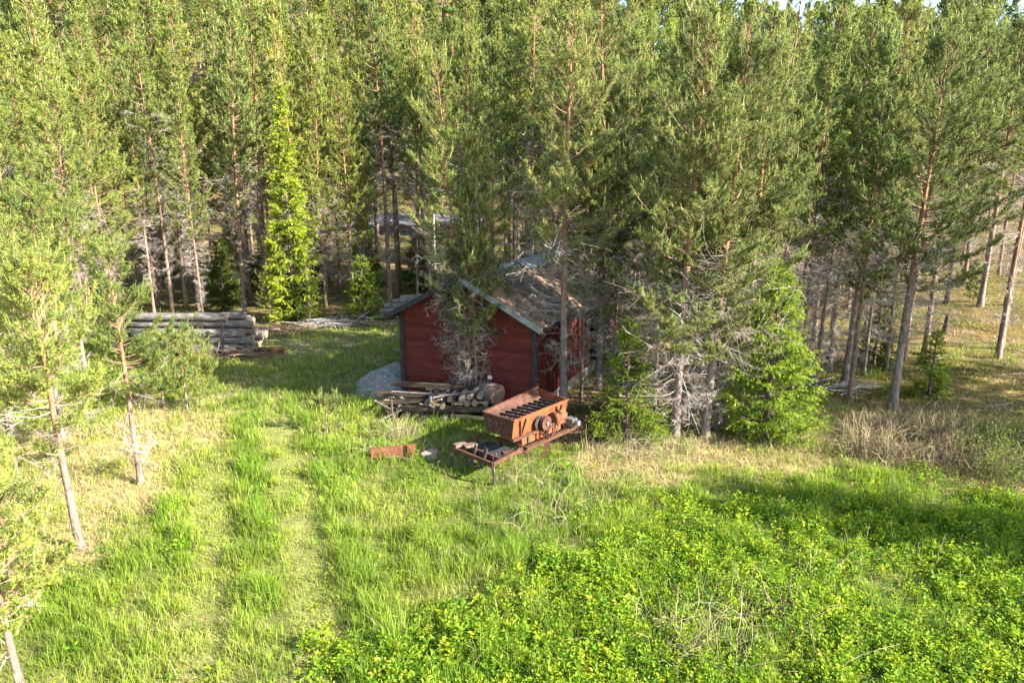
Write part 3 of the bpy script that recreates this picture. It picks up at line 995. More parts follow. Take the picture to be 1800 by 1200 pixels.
def plant_tree(parts, name, x, y, label, cat, group=None, rz=0.0, scale=1.0, lean=(0, 0), z=None):
    z = float(terrain(x, y)) if z is None else z
    r = empty(name, (x, y, z), label, cat, group, (lean[0], lean[1], rz), scale)
    for k, me in parts.items():
        if me is not None:
            link(k, me, r)
    return r

PINES = 'pines at the edge of the wood'
# px, base py, top py, crown radius m, crown base (fraction of the height), trunk radius, bare-branch density, label, options
FRONT = [
 (142, 965, 452, 1.15, 0.40, 0.085, 0.45, 'leaning young pine with pale bare trunk at the left of the meadow', dict(lean=(0, R_(-3)), dead_lo=.22, candle=.6)),
 (248, 852, 425, 1.15, 0.34, 0.075, 0.45, 'young pine with forked bare twigs just left of the log stack', dict(lean=(0, R_(-1)), candle=.6)),
 (330, 726, 592, 0.62, 0.22, 0.035, 0.0, 'thin sapling pine in front of the log stack, left one of the pair', dict(candle=.9)),
 (354, 718, 596, 0.55, 0.22, 0.03, 0.0, 'thin sapling pine in front of the log stack, right one of the pair', dict(candle=.9)),
 (288, 716, 575, 0.62, 0.2, 0.035, 0.0, 'sapling pine overlapping the left end of the log stack', dict(candle=.8)),
 (575, 762, 690, 0.13, 0.15, 0.014, 0.0, 'tiny pine seedling alone in the sunny grass by the shed', dict(candle=.9)),
 (40, 1222, 800, 1.0, 0.28, 0.06, 0.08, 'pine with pale trunk cut off by the lower left corner', dict(lean=(0, R_(-4)), candle=.6, dead_lo=.15)),
 (-70, 905, 215, 1.7, 0.25, 0.11, 0.4, 'large pine crown reaching in at the left edge', dict(candle=.6)),
 (28, 836, 395, 1.3, 0.38, 0.07, 0.6, 'dark thin trunked pine behind the leaning young pine', dict()),
 (110, 770, 330, 1.25, 0.35, 0.08, 0.5, 'bushy pine between the two leaning young pines, further back', dict(candle=.5)),
 (30, 1075, 830, 0.85, 0.12, 0.05, 0.0, 'low bushy young pine at the left edge over straw', dict(candle=.9)),
 (812, 712, 92, 1.1, 0.44, 0.06, 1.0, 'slim pine hiding the middle of the red gable, tallest of its clump', dict(lean=(0, R_(-2)), dead_lo=.02, dead_len=1.0, tint=(1.15, 1.15, 1))),
 (826, 716, 330, 0.85, 0.42, 0.04, 0.9, 'short pine in the clump before the red gable, second stem', dict(dead_lo=.03, dead_len=1.3)),
 (846, 712, 240, 0.9, 0.40, 0.045, 0.9, 'pine in the clump before the red gable, third stem', dict(dead_lo=.02, dead_len=1.2)),
 (860, 710, 300, 0.8, 0.5, 0.04, 1.0, 'pine with lichen grey bare branches, rightmost stem before the gable', dict(dead_lo=.02)),
 (991, 728, -20, 1.55, 0.40, 0.14, 0.8, 'tall pine with brown trunk standing at the shed corner behind the hopper', dict(dead_lo=.14, dead_len=1.25, lean=(0, R_(-1)))),
 (1052, 700, -60, 1.7, 0.36, 0.15, 1.1, 'tall dark pine beside the long wall of the shed', dict(dead_lo=.15)),
 (1186, 768, 30, 1.85, 0.24, 0.145, 1.3, 'broad pine with thick pale trunk between the two young spruces', dict(candle=.45, dead_lo=.06)),
 (1238, 768, 40, 1.9, 0.32, 0.125, 1.3, 'pine leaning right beside the broad pine near the larger young spruce', dict(lean=(0, R_(2.0)), dead_lo=.10)),
 (1300, 735, 25, 1.75, 0.28, 0.11, 0.8, 'bushy pine rising behind the larger young spruce', dict(candle=.5)),
 (1456, 652, 25, 1.55, 0.44, 0.13, 1.8, 'pine with a thicket of bare twigs right of the larger young spruce', dict(dead_lo=.05, dead_len=1.25)),
 (1484, 674, 5, 1.5, 0.54, 0.12, 1.0, 'orange barked pine leaning right beside the twig thicket', dict(lean=(0, R_(1.5)), dead_lo=.12)),
 (1518, 660, 120, 1.2, 0.55, 0.06, 0.9, 'thin pine between the orange barked pine and the dark trunk', dict()),
 (1556, 652, 30, 1.5, 0.55, 0.08, 1.0, 'pink trunked pine close behind the dark trunked pine', dict(dead_lo=.1)),
 (1568, 717, 45, 2.15, 0.34, 0.14, 1.0, 'wide pine with dark lower trunk beside the small bright spruce', dict(candle=.4, dead_lo=.2, lean=(0, R_(0.8)))),
 (1588, 640, -10, 1.6, 0.5, 0.08, 0.8, 'pale trunked pine behind the small bright spruce', dict()),
 (1719, 562, 40, 1.7, 0.55, 0.15, 0.4, 'dark trunked pine on the slope at the far right, left of the pair', dict(lean=(0, R_(0.5)))),
 (1766, 562, 0, 1.8, 0.6, 0.15, 0.3, 'dark trunked pine on the slope at the far right, right of the pair', dict(lean=(0, R_(1.5)))),
 (1752, 640, 60, 1.8, 0.5, 0.12, 0.5, 'pine on the golden slope nearest the right edge', dict()),
 (1690, 520, 70, 1.6, 0.45, 0.11, 0.5, 'pine high on the slope left of the dark trunked pair', dict()),
 (1660, 555, 75, 1.6, 0.45, 0.12, 0.4, 'pine filling the gap under the bright sky at the right', dict(candle=.5)),
 (1022, 708, 260, 0.9, 0.40, 0.05, 0.7, 'thin twiggy pine against the long wall between two thick trunks', dict(dead_lo=.1, dead_len=1.4)),
 (1078, 702, 150, 1.0, 0.45, 0.06, 1.6, 'thin dark pine squeezed between the shed wall and the green spruce', dict(dead_lo=.06, dead_len=1.3)),
 (1150, 712, 200, 1.0, 0.48, 0.06, 1.6, 'thin pine just behind the right side of the green spruce', dict(dead_lo=.06, dead_len=1.3)),
 (1212, 742, 330, 0.8, 0.42, 0.045, 1.8, 'short thin pine between the two thick trunks of the broad pines', dict(dead_lo=.04, dead_len=1.4)),
 (1262, 752, 380, 0.75, 0.40, 0.04, 1.6, 'short thin pine touching the left side of the largest young spruce', dict(dead_lo=.04, dead_len=1.3)),
 (1405, 672, 120, 1.2, 0.45, 0.07, 1.5, 'thin pine behind the right side of the largest young spruce', dict(dead_lo=.06, dead_len=1.3)),
 (1432, 690, 180, 1.0, 0.5, 0.06, 1.5, 'thin twiggy pine left of the twig thicket', dict(dead_lo=.06, dead_len=1.3)),
 (804, 708, 420, 0.7, 0.5, 0.03, 1.2, 'shortest twiggy pine at the left of the clump before the gable', dict(dead_lo=.03, dead_len=1.1)),
 (838, 722, 440, 0.7, 0.5, 0.03, 1.2, 'shortest twiggy pine at the front of the clump before the gable', dict(dead_lo=.03, dead_len=1.1)),
 (58, 702, 175, 1.7, 0.22, 0.09, 0.5, 'full crowned pine filling the left edge behind the straw patch', dict(candle=.5)),
 (150, 655, 150, 1.45, 0.28, 0.08, 0.6, 'pine just left of the log stack, its crown lit from the right', dict(candle=.5)),
 (-25, 740, 120, 1.9, 0.22, 0.10, 0.4, 'tall pine half cut off by the left edge', dict(candle=.5)),
 (205, 600, 95, 1.4, 0.34, 0.08, 0.7, 'pine behind the hidden left end of the log stack', dict(candle=.5)),
 (432, 535, 45, 1.5, 0.50, 0.12, 0.5, 'orange trunked pine just left of the yellow spruce', dict(dead_lo=.2)),
 (470, 522, -30, 1.55, 0.58, 0.13, 0.5, 'tall red trunked pine behind the yellow spruce', dict(dead_lo=.2)),
]
n_tree = 0
for k, (px, py, ty, R, cb, r0, dead, lab, op) in enumerate(FRONT):
    op = dict(op)
    lean = op.pop('lean', (0, 0))
    p = at(px, py)
    H = height_to(p, ty) - float(terrain(p[0], p[1]))
    near = p[1] < 14
    r0 *= 0.8
    kw = dict(dens=0.85, fat=1.0 + 0.012 * max(p[1] - 12, 0), needles=12)
    if near:
        kw = dict(dens=1.05, fat=0.75, needles=18)
    if H < 3:
        kw = dict(dens=0.8 if H > 1.4 else .5, fat=.7, needles=14)
    low = (0.165, 0.125, 0.10) if p[0] < -3 and p[1] < 16 else (0.19, 0.155, 0.135)
    if px < 400:
        op.setdefault('tint', (1.22, 1.25, 1.0))
    elif 800 < px < 870:
        kw['dens'] = 0.6
    parts = pine(100 + k, H, R, cb, r0, dead=dead, low=low, **{**kw, **op})
    plant_tree(parts, 'pine_tree', p[0], p[1], lab, 'pine tree', PINES, lean=lean)

# pines out of frame on the right whose shade falls across the weeds
for x, y, H in ((19.5, 7.0, 9.0), (16.4, 7.7, 7.2), (22.0, 6.4, 9.5), (24.5, 5.6, 9.5), (19.8, 13.4, 12), (22, 16.4, 13), (24.5, 13.2, 12.5), (26, 17.5, 13)):
    if x == 19.5:                                    # build the first, copy the rest
        shade = pine(77, 12, 2.1, 0.3, 0.14, dead=0.2)
    plant_tree(shade, 'pine_tree', x, y, 'pine beyond the right edge that throws shade over the meadow', 'pine tree', 'shading pines', rz=x, scale=H / 12)

SPRUCES = [
 (519, 566, 152, 1.35, 0.03, 0.10, 1.2, 1.7, .26, 'tall bright yellow green spruce at the wood edge left of the shed'),
 (1100, 775, 560, 0.95, 0.02, 0.05, 0.85, 1.0, .17, 'young green spruce at the right corner of the machine'),
 (1345, 768, 455, 1.45, 0.02, 0.07, 1.1, 1.1, .16, 'largest young spruce, bright drooping tips, right of the broad pine'),
 (1632, 695, 580, 0.62, 0.02, 0.04, 0.95, 1.0, .17, 'small bright spruce beside the dark lower trunk on the right'),
 (640, 562, 445, 0.95, 0.02, 0.06, 0.85, 1.6, .28, 'short spruce between the yellow spruce and the shed roof'),
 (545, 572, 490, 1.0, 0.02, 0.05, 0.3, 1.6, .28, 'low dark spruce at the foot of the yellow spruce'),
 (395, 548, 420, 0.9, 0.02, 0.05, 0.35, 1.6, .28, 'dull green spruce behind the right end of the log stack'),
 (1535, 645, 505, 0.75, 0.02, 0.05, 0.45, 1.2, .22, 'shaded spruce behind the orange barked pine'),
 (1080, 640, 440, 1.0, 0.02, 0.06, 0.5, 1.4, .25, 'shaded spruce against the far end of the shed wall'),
]
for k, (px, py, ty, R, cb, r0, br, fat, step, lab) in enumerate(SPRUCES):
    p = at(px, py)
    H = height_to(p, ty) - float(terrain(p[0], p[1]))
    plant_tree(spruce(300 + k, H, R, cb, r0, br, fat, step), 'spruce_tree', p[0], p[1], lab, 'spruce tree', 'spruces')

# ------------------------------------------------------------------ the wood behind, row by row
ORD = ['first', 'second', 'third', 'fourth', 'fifth', 'sixth', 'seventh', 'eighth', 'ninth', 'tenth', 'eleventh', 'twelfth', 'thirteenth', 'fourteenth', 'fifteenth']
rng = np.random.default_rng(404)
VAR = []
for k in range(9):
    H = 14.0
    VAR.append(pine(500 + k, H, (1.1, 1.3, 1.5, 1.15, 1.7, 1.4, 1.05, 1.6, 1.3)[k], (0.36, 0.46, 0.34, 0.5, 0.42, 0.28, 0.55, 0.48, 0.38)[k], (0.07, 0.085, 0.095, 0.065, 0.10, 0.08, 0.075, 0.10, 0.085)[k],
                    dens=0.55, dead=0.75, fat=1.6, needles=11, candle=0.45,
                    low=(0.20, 0.14, 0.105), tint=((1.15, 1.15, 1), (1.3, 1.28, .95), (1.0, 1.1, 1.1), (1.3, 1.3, 1), (1.1, 1.15, 1), (1.35, 1.3, .9), (1.15, 1.2, 1.0), (0.95, 1.05, 1.05), (1.2, 1.25, 1.05))[k]))
BIR = [birch(600 + k, 13, (1.3, 1.6, 1.2)[k], (0.3, 0.35, 0.25)[k], 0.07, 1.5, 24) for k in range(3)]
rows = [(33.5, 2.1), (35.8, 2.1), (38.2, 2.2), (41.0, 2.4), (44.5, 2.7), (49, 3.2), (55, 4.0), (62, 5.0)]
SECT = [(-9999, 250, 'behind the left end of the log stack'), (250, 480, 'behind the log stack'), (480, 700, 'behind the yellow spruce'), (700, 960, 'above the shed roof'),
        (960, 1250, 'behind the tall pines by the shed'), (1250, 1520, 'behind the larger young spruce'), (1520, 9999, 'up the slope on the right')]
spots = []
taken = [at(f[0], f[1])[:2] for f in FRONT] + [at(s[0], s[1])[:2] for s in SPRUCES]
for ri, (D, sp) in enumerate(rows):
    half = 0.75 * (D * 0.974 + 1.4) + 2.5
    x = -half + rng.uniform(0, sp)
    while x < half:
        xx, yy = x + rng.uniform(-0.75, 0.75), D + rng.uniform(-1.2, 1.2)
        x += sp * rng.uniform(0.8, 1.2)
        px, py = project(xx, yy, float(terrain(xx, yy)))
        if px > 1560 and D < 38: continue
        if 590 < px < 745 and D < 35: continue
        if any(math.hypot(xx - a, yy - b) < 1.2 for a, b in taken): continue
        if in_shed(np.array([xx]), np.array([yy]), 1.0)[0]: continue
        spots.append((ri + 1, xx, yy, px))
for ri, D, x0, x1 in ((0, 25, 6.8, 19), (0, 28.0, 5.5, 16.5), (0, 30.5, 4.5, 15), (0, 20.3, 6.2, 11.5), (0, 22.6, 5.4, 13), (0, 24, -22, -15.5), (0, 27.5, -27, -16.5), (0, 30.5, -27, -13)):    # nearer trees: right of the shed and at the far left
    x = x0
    while x < x1:
        xx, yy = x + rng.uniform(-0.5, 0.5), D + rng.uniform(-0.9, 0.9)
        x += rng.uniform(1.7, 2.6)
        px, py = project(xx, yy, 0)
        if any(math.hypot(xx - a, yy - b) < 1.1 for a, b in taken): continue
        spots.append((ri, xx, yy, px))
count = {}
spots.sort(key=lambda s: (s[0], s[1]))
for ri, xx, yy, px in spots:
    sec = next(s[2] for s in SECT if s[0] <= px < s[1])
    z = float(terrain(xx, yy))
    bir = rng.uniform() < (0.2 if 960 < px < 1200 else 0.05) and ri > 2
    top = rng.uniform(11.5, 17.0) * (0.90 if px > 1380 else 1.0) * (0.92 if ri == 0 else 1.0)
    if bir:
        kind, name = 'light green birch', 'birch_tree'
        me, s = BIR[rng.integers(3)], top / 13.5
    else:
        kind, name = 'slender pine', 'pine_tree'
        me, s = VAR[rng.integers(9)], top / 14.0
    c = count[(kind, ri, sec)] = count.get((kind, ri, sec), 0) + 1
    where = ('front row ' if ri == 0 else ORD[ri] + ' row ') + sec
    plant_tree(me, name, xx, yy, f'{kind}, {ORD[c - 1]} from left, {where}', kind.split()[-1] + ' tree', kind + 's of the wood', rng.uniform(0, 6.28), s, (rng.normal(0, .012), rng.normal(0, .012)), z)

# young growth between the trunks
YOUNG = [spruce(700 + k, 3.2, (0.9, 0.75, 1.05)[k], 0.03, 0.04, (0.45, 0.6, 0.4)[k], 2.0, .28, needles=9) for k in range(3)] + [pine(710 + k, 3.4, 0.9, 0.1, 0.04, dens=.8, dead=0, fat=1.7, needles=10) for k in range(2)]
ys = []
for _ in range(400):
    yy = 32.5 + 22 * rng.uniform() ** 1.5
    xx = rng.uniform(-1, 1) * (0.75 * yy + 2)
    px, py = project(xx, yy, float(terrain(xx, yy)))
    if len(ys) >= 46 or 560 < px < 770 and yy < 36 or px > 1500 and rng.uniform() < .5: continue
    if any(math.hypot(xx - a[0], yy - a[1]) < 1.3 for a in ys) or in_shed(np.array([xx]), np.array([yy]), 1.2)[0]: continue
    ys.append((xx, yy, px))
ys.sort()
count = {}
for xx, yy, px in ys:
    sec = next(s[2] for s in SECT if s[0] <= px < s[1])
    v = int(rng.integers(5))
    kind = 'spruce' if v < 3 else 'pine'
    c = count[(kind, sec)] = count.get((kind, sec), 0) + 1
    plant_tree(YOUNG[v], 'young_' + kind, xx, yy, f'young {kind}, {ORD[c - 1]} from left, among trunks {sec}', 'young tree', 'young trees under the pines', rng.uniform(0, 6.28), rng.uniform(0.5, 1.35))

# the wooded hill far behind, one mass
def far_wood():
    rng = np.random.default_rng(8)
    g = Geo()
    src = []
    for k in range(3):
        parts = pine(800 + k, 15, 1.9, 0.3, 0.11, dens=0.3, dead=0, fat=4.5, needles=6, candle=0.4, tint=((1.3, 1.25, 1), (1.1, 1.15, 1.05), (1.45, 1.35, .95))[k])
        for nm in ('trunk', 'crown'):
            me = parts[nm]
            V = np.empty(len(me.vertices) * 3, np.float32)
            T = np.empty(len(me.polygons) * 3, np.int32)
            Cc = np.empty(len(me.vertices) * 4, np.float32)
            Mi = np.empty(len(me.polygons), np.int32)
            me.vertices.foreach_get('co', V); me.loops.foreach_get('vertex_index', T)
            me.attributes['Col'].data.foreach_get('color', Cc); me.polygons.foreach_get('material_index', Mi)
            src.append((k, V.reshape(-1, 3), T.reshape(-1, 3), Cc.reshape(-1, 4)[:, :3], Mi if nm == 'crown' else Mi * 0 + 1))
            bpy.data.meshes.remove(me)
    n = 400
    y = rng.uniform(66, 160, n)
    x = rng.uniform(-1, 1, n) * (0.78 * y + 6)
    z = terrain(x, y)
    for q in range(n):
        a, sc, v, b = rng.uniform(0, 6.283), rng.uniform(0.8, 1.15), rng.integers(3), rng.uniform(0.75, 1.2)
        Rm = np.array(((math.cos(a), math.sin(a), 0), (-math.sin(a), math.cos(a), 0), (0, 0, 1))) * sc
        for k, V, T, Cc, Mi in src:
            if k == v:
                g.add(V @ Rm + (x[q], y[q], z[q]), T, Cc * b, 0)
                g.Mi[-1] = Mi
    tag(obj('far_wood', g, [M['needle'], M['twig']]), 'wooded hill far behind the pines', 'forest', kind='stuff')
far_wood()

# ------------------------------------------------------------------ red shed
def build_shed():
    root = empty('red_shed', (*SH_O, 0), 'weathered red wooden shed with dark corner boards and brown roof among pines', 'shed')
    E, U = np.array((*SH_E, 0)), np.array((*SH_U, 0))
    Z = np.array((0, 0, 1.0))
    EA, RI = 2.67, 3.77
    P = lambda s, t, z: E * s + U * t + Z * z
    rise = (RI - EA) / (SH_W / 2)
    # gables of horizontal boards, each overlapping the one below
    for t0, out in ((0.0, -1), (SH_L, 1)):
        g = Geo()
        z = 0.16
        r = np.random.default_rng(4)
        while z < RI - 0.05:
            z1 = min(z + 0.145, RI - 0.01)
            def ext(zz):
                k = max(0.0, (zz - EA) / rise)
                return k, SH_W - k
            a0, b0 = ext(z); a1, b1 = ext(z1)
            lip = 0.022 + r.uniform(0, 0.006)
            poly = [P(a0, t0 + out * lip, z), P(b0, t0 + out * lip, z), P(b1, t0 + out * 0.008, z1), P(a1, t0 + out * 0.008, z1)]
            back = [P(a0, t0 - out * 0.05, z), P(b0, t0 - out * 0.05, z), P(b1, t0 - out * 0.05, z1), P(a1, t0 - out * 0.05, z1)]
            V = np.array(poly + back)
            T = [(0, 1, 2), (0, 2, 3), (4, 6, 5), (4, 7, 6), (0, 5, 1), (0, 4, 5), (2, 7, 3), (2, 6, 7), (1, 6, 2), (1, 5, 6), (0, 3, 7), (0, 7, 4)]
            g.add(V, T, (r.uniform(0.78, 1.22),) * 3, 0)
            z = z1 - 0.001 + 0.003
        obj('gable_wall', g, [M['red']], root)
    # long walls of upright boards with cover strips
    for s0, out in ((0.0, -1), (SH_W, 1)):
        g = Geo()
        n = 44
        for k in range(n):
            a, b = SH_L * k / n + 0.003, SH_L * (k + 1) / n - 0.003
            o = 0.012 + 0.022 * (k % 2)
            if s0 > 0 and 3.9 < (a + b) / 2 < 5.5:
                prism(g, [P(s0 - 0.05, a, 2.1), P(s0 - 0.05, b, 2.1), P(s0 - 0.05, b, EA), P(s0 - 0.05, a, EA)], E * (0.05 + o) * (1 if out > 0 else -1), 0, (0.75 + 0.5 * ((k * 7) % 11) / 10,) * 3)
            else:
                x0 = s0 - out * 0.05
                prism(g, [P(x0, a, 0.34), P(x0, b, 0.34), P(x0, b, EA), P(x0, a, EA)], E * out * (0.05 + o), 0, (0.75 + 0.5 * ((k * 7) % 11) / 10,) * 3)
        obj('long_wall', g, [M['red']], root)
    # plank door in the long wall, one leaf ajar over a dark inside
    g = Geo()
    for k in range(5):
        prism(g, [P(SH_W - 0.02, 3.92 + 0.16 * k, 0.36), P(SH_W - 0.02, 4.07 + 0.16 * k, 0.36), P(SH_W - 0.02, 4.07 + 0.16 * k, 2.09), P(SH_W - 0.02, 3.92 + 0.16 * k, 2.09)], E * (0.04 + 0.006 * (k % 2)))
    d = obj('door', g, [M['red_dark']], root)
    g = Geo()
    bar(g, P(SH_W + 0.045, 4.62, 1.05), P(SH_W + 0.045, 4.62, 1.28), 0.03, 0.03)
    obj('handle', g, [M['black']], d)
    g = Geo()
    for a, b, z0, z1 in ((3.84, 3.915, 0.34, 2.16), (5.485, 5.56, 0.34, 2.16)):
        prism(g, [P(SH_W + 0.036, a, z0), P(SH_W + 0.036, b, z0), P(SH_W + 0.036, b, z1), P(SH_W + 0.036, a, z1)], E * 0.025)
    prism(g, [P(SH_W + 0.038, 3.917, 2.10), P(SH_W + 0.038, 5.483, 2.10), P(SH_W + 0.038, 5.483, 2.17), P(SH_W + 0.038, 3.917, 2.17)], E * 0.022)
    obj('door_frame', g, [M['trim']], root)
    # corner boards
    for s0, t0, i in ((0, 0, 0), (SH_W, 0, 1), (0, SH_L, 2), (SH_W, SH_L, 3)):
        g = Geo()
        sx, sy = (-1 if s0 == 0 else 1), (-1 if t0 == 0 else 1)
        box(g, P(s0 + sx * 0.0, t0 + sy * 0.05, 1.37), (0.14, 0.03, 2.44), axes=[E, U, Z])
        box(g, P(s0 + sx * 0.0525, t0 + sy * 0.0, 1.37), (0.03, 0.128, 2.436), axes=[E, U, Z])
        obj('corner_board', g, [M['trim']], root)
    # footing
    g = Geo()
    box(g, P(SH_W / 2, SH_L / 2, 0.05), (SH_W + 0.01, SH_L - 0.02, 0.56), axes=[E, U, Z])
    obj('footing', g, [M['concrete']], root)
    # small white plate with its wire
    g = Geo()
    box(g, P(2.93, -0.04, 0.98), (0.12, 0.03, 0.10), axes=[E, U, Z])
    pl = obj('white_plate', g, [M['white']], root)
    g = Geo()
    bar(g, P(2.93, -0.04, 1.03), P(2.95, -0.04, 1.5), 0.012)
    obj('wire', g, [M['grey_steel']], pl)
    # roof: two slopes with overhang, corrugated by laps
    oh, ov = 0.32, 0.38
    for side in (-1, 1):
        g = Geo()
        s_e = -oh if side < 0 else SH_W + oh
        z_e = EA - oh * rise
        th = 0.05
        nn = 14
        for k in range(nn):
            f0, f1 = k / nn, (k + 1) / nn
            a = np.array((s_e + (SH_W / 2 - s_e) * f0, z_e + (RI - z_e) * f0)); b = np.array((s_e + (SH_W / 2 - s_e) * f1, z_e + (RI - z_e) * f1))
            up = 0.052
            V = [P(a[0], -ov, a[1] + up + 0.022), P(a[0], SH_L + ov, a[1] + up + 0.022), P(b[0], SH_L + ov, b[1] + up), P(b[0], -ov, b[1] + up)]
            prism(g, V, -Z * (0.05 + 0.0))
        obj('roof_slope', g, [M['roofing']], root)
        # barge boards along the rakes
        for t0 in (-ov - 0.014, SH_L + ov + 0.014):
            g = Geo()
            p, q = P(s_e, t0, z_e + 0.03), P(SH_W / 2, t0, RI + 0.03)
            d = nrm(q - p)
            bar(g, p - d * 0.02, q, 0.024, 0.15)
            obj('barge_board', g, [M['tin'] if side > 0 else M['trim']], root)
        g = Geo()
        bar(g, P(s_e + side * 0.02, -ov, z_e - 0.0), P(s_e + side * 0.02, SH_L + ov, z_e - 0.0), 0.03, 0.11)
        obj('eave_board', g, [M['trim']], root)
    # tin ridge capping, two lengths, the far one lifted and wider
    for t0, t1, w, up in ((-ov - 0.02, 3.4, 0.26, 0.10), (3.3, SH_L + ov, 0.50, 0.15)):
        g = Geo()
        m = 22 if w > 0.3 else 1
        for side in (-1, 1):
            for k in range(m):
                a, b = t0 + (t1 - t0) * k / m, t0 + (t1 - t0) * (k + 1) / m - (0.02 if m > 1 else 0)
                sz = RI + up
                V = [P(SH_W / 2 + side * 0.004, a, sz), P(SH_W / 2 + side * w, a, sz - w * rise * 0.92), P(SH_W / 2 + side * w, b, sz - w * rise * 0.92), P(SH_W / 2 + side * 0.004, b, sz)]
                prism(g, V, Z * (0.012 + 0.012 * (k % 2)))
        obj('ridge_cap', g, [M['tin']], root)
build_shed()

# ------------------------------------------------------------------ gravel screening machine
def build_machine():
    O = np.array((0.05, 14.27, 0.0))
    U = np.array((*nrm(np.array((0.66, 0.75))), 0))     # long side, away to the right
    Vv = np.array((U[1], -U[0], 0))                     # towards the sunny side
    Z = np.array((0, 0, 1.0))
    root = empty('gravel_screener', (*O[:2], 0), 'rusty orange gravel hopper machine with bar grate and pulleys before the shed', 'machine')
    P = lambda s, t, z: U * s + Vv * t + Z * z          # s along, t across (0 = sunny side, negative = away), z up
    L, W = 1.95, 0.94
    # upper hopper: four sloping plates with a folded rim
    def plate(name, quad, th, mat, rim=None):
        g = Geo()
        q = np.array(quad)
        n = nrm(np.cross(q[1] - q[0], q[3] - q[0]))
        prism(g, q, n * th)
        if rim:
            bar(g, *rim, 0.05, 0.035)
        return obj(name, g, [mat], root)
    zt, zb = 1.25, 0.80
    i = 0.10
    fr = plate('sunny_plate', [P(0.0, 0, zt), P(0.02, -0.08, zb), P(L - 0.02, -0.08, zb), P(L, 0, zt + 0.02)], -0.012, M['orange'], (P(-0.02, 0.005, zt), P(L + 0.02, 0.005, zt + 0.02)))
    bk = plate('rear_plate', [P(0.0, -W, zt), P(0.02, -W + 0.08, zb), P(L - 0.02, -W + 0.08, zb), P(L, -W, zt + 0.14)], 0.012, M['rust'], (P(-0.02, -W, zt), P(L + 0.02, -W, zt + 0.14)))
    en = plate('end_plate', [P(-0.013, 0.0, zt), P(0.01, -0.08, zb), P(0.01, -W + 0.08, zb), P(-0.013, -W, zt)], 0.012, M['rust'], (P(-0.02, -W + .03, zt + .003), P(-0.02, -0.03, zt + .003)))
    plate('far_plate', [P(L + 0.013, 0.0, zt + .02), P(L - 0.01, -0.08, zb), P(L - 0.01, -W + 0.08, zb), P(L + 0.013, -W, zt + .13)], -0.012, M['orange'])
    # inner sloping chute sides under the grate
    g = Geo()
    prism(g, [P(0.03, -W + 0.03, zt - 0.02), P(L - 0.03, -W + 0.03, zt + 0.06), P(L - 0.03, -W + 0.26, zt - 0.14), P(0.03, -W + 0.26, zt - 0.14)], Z * 0.012)
    prism(g, [P(0.03, -0.03, zt - 0.03), P(L - 0.03, -0.03, zt - 0.03), P(L - 0.03, -0.10, zt - 0.14), P(0.03, -0.10, zt - 0.14)], -Z * 0.012)
    obj('chute_lining', g, [M['rust']], root)
    g = Geo()
    prism(g, [P(0.03, -W + 0.1, zb + 0.02), P(L - 0.03, -W + 0.1, zb + 0.02), P(L - 0.03, -0.1, zb + 0.02), P(0.03, -0.1, zb + 0.02)], Z * 0.015)
    obj('hopper_floor', g, [M['rust']], root)
    # bar grate in the mouth
    g = Geo()
    for k in range(9):
        s = 0.16 + k * (L - 0.32) / 8
        bar(g, P(s, -W + 0.20, zt - 0.09), P(s, -0.06, zt - 0.05), 0.025, 0.055)
    bar(g, P(0.06, -0.46, zt - 0.10), P(L - 0.06, -0.46, zt - 0.10), 0.03, 0.04)
    bar(g, P(0.06, -W + 0.2, zt - 0.12), P(L - 0.06, -W + 0.2, zt - 0.12), 0.03, 0.04)
    obj('bar_grate', g, [M['black']], root)
    # lower box
    g = Geo()
    box(g, P(0.42 + 0.72, -0.44, 0.655), (1.44, 0.62, 0.285), axes=[U, Vv, Z])
    lb = obj('lower_box', g, [M['orange']], root)
    g = Geo()
    for s in (0.62, 1.28):
        box(g, P(s, -0.115, 0.655), (0.05, 0.03, 0.28), axes=[U, Vv, Z])
    obj('stiffener', g, [M['black']], lb)
    # V braces on the sunny plate
    for s in (0.30, 1.62):
        g = Geo()
        for a, b in (((s - 0.10, 1.20), (s - 0.02, 0.84)), ((s + 0.10, 1.20), (s + 0.03, 0.84)), ((s - 0.02, 0.84), (s + 0.03, 0.84))):
            f = lambda q: P(q[0], 0.012 - 0.08 * (zt - q[1]) / (zt - zb) + 0.012, q[1])
            bar(g, f(a), f(b), 0.03, 0.035, up=Vv)
        obj('brace', g, [M['rust']], root)
    # long shaft beam and frame rails
    g = Geo()
    bar(g, P(-0.05, 0.0, 0.80), P(1.0, 0.02, 0.79), 0.05, 0.06)
    obj('shaft_beam', g, [M['rust']], root)
    for t, nm in ((0.02, 'frame_rail'), (-W + 0.1, 'frame_rail')):
        g = Geo()
        bar(g, P(0.36, t, 0.49), P(2.85, t, 0.49), 0.07, 0.09)
        bar(g, P(0.36, t + 0.05, 0.53), P(2.85, t + 0.05, 0.53), 0.05, 0.012)
        obj(nm, g, [M['rust']], root)
    g = Geo()
    for s in (0.4, 1.5, 2.8):
        g = Geo()
        bar(g, P(s, 0.0, 0.495), P(s, -W + 0.1, 0.495), 0.06, 0.06)
        obj('cross_beam', g, [M['rust']], root)
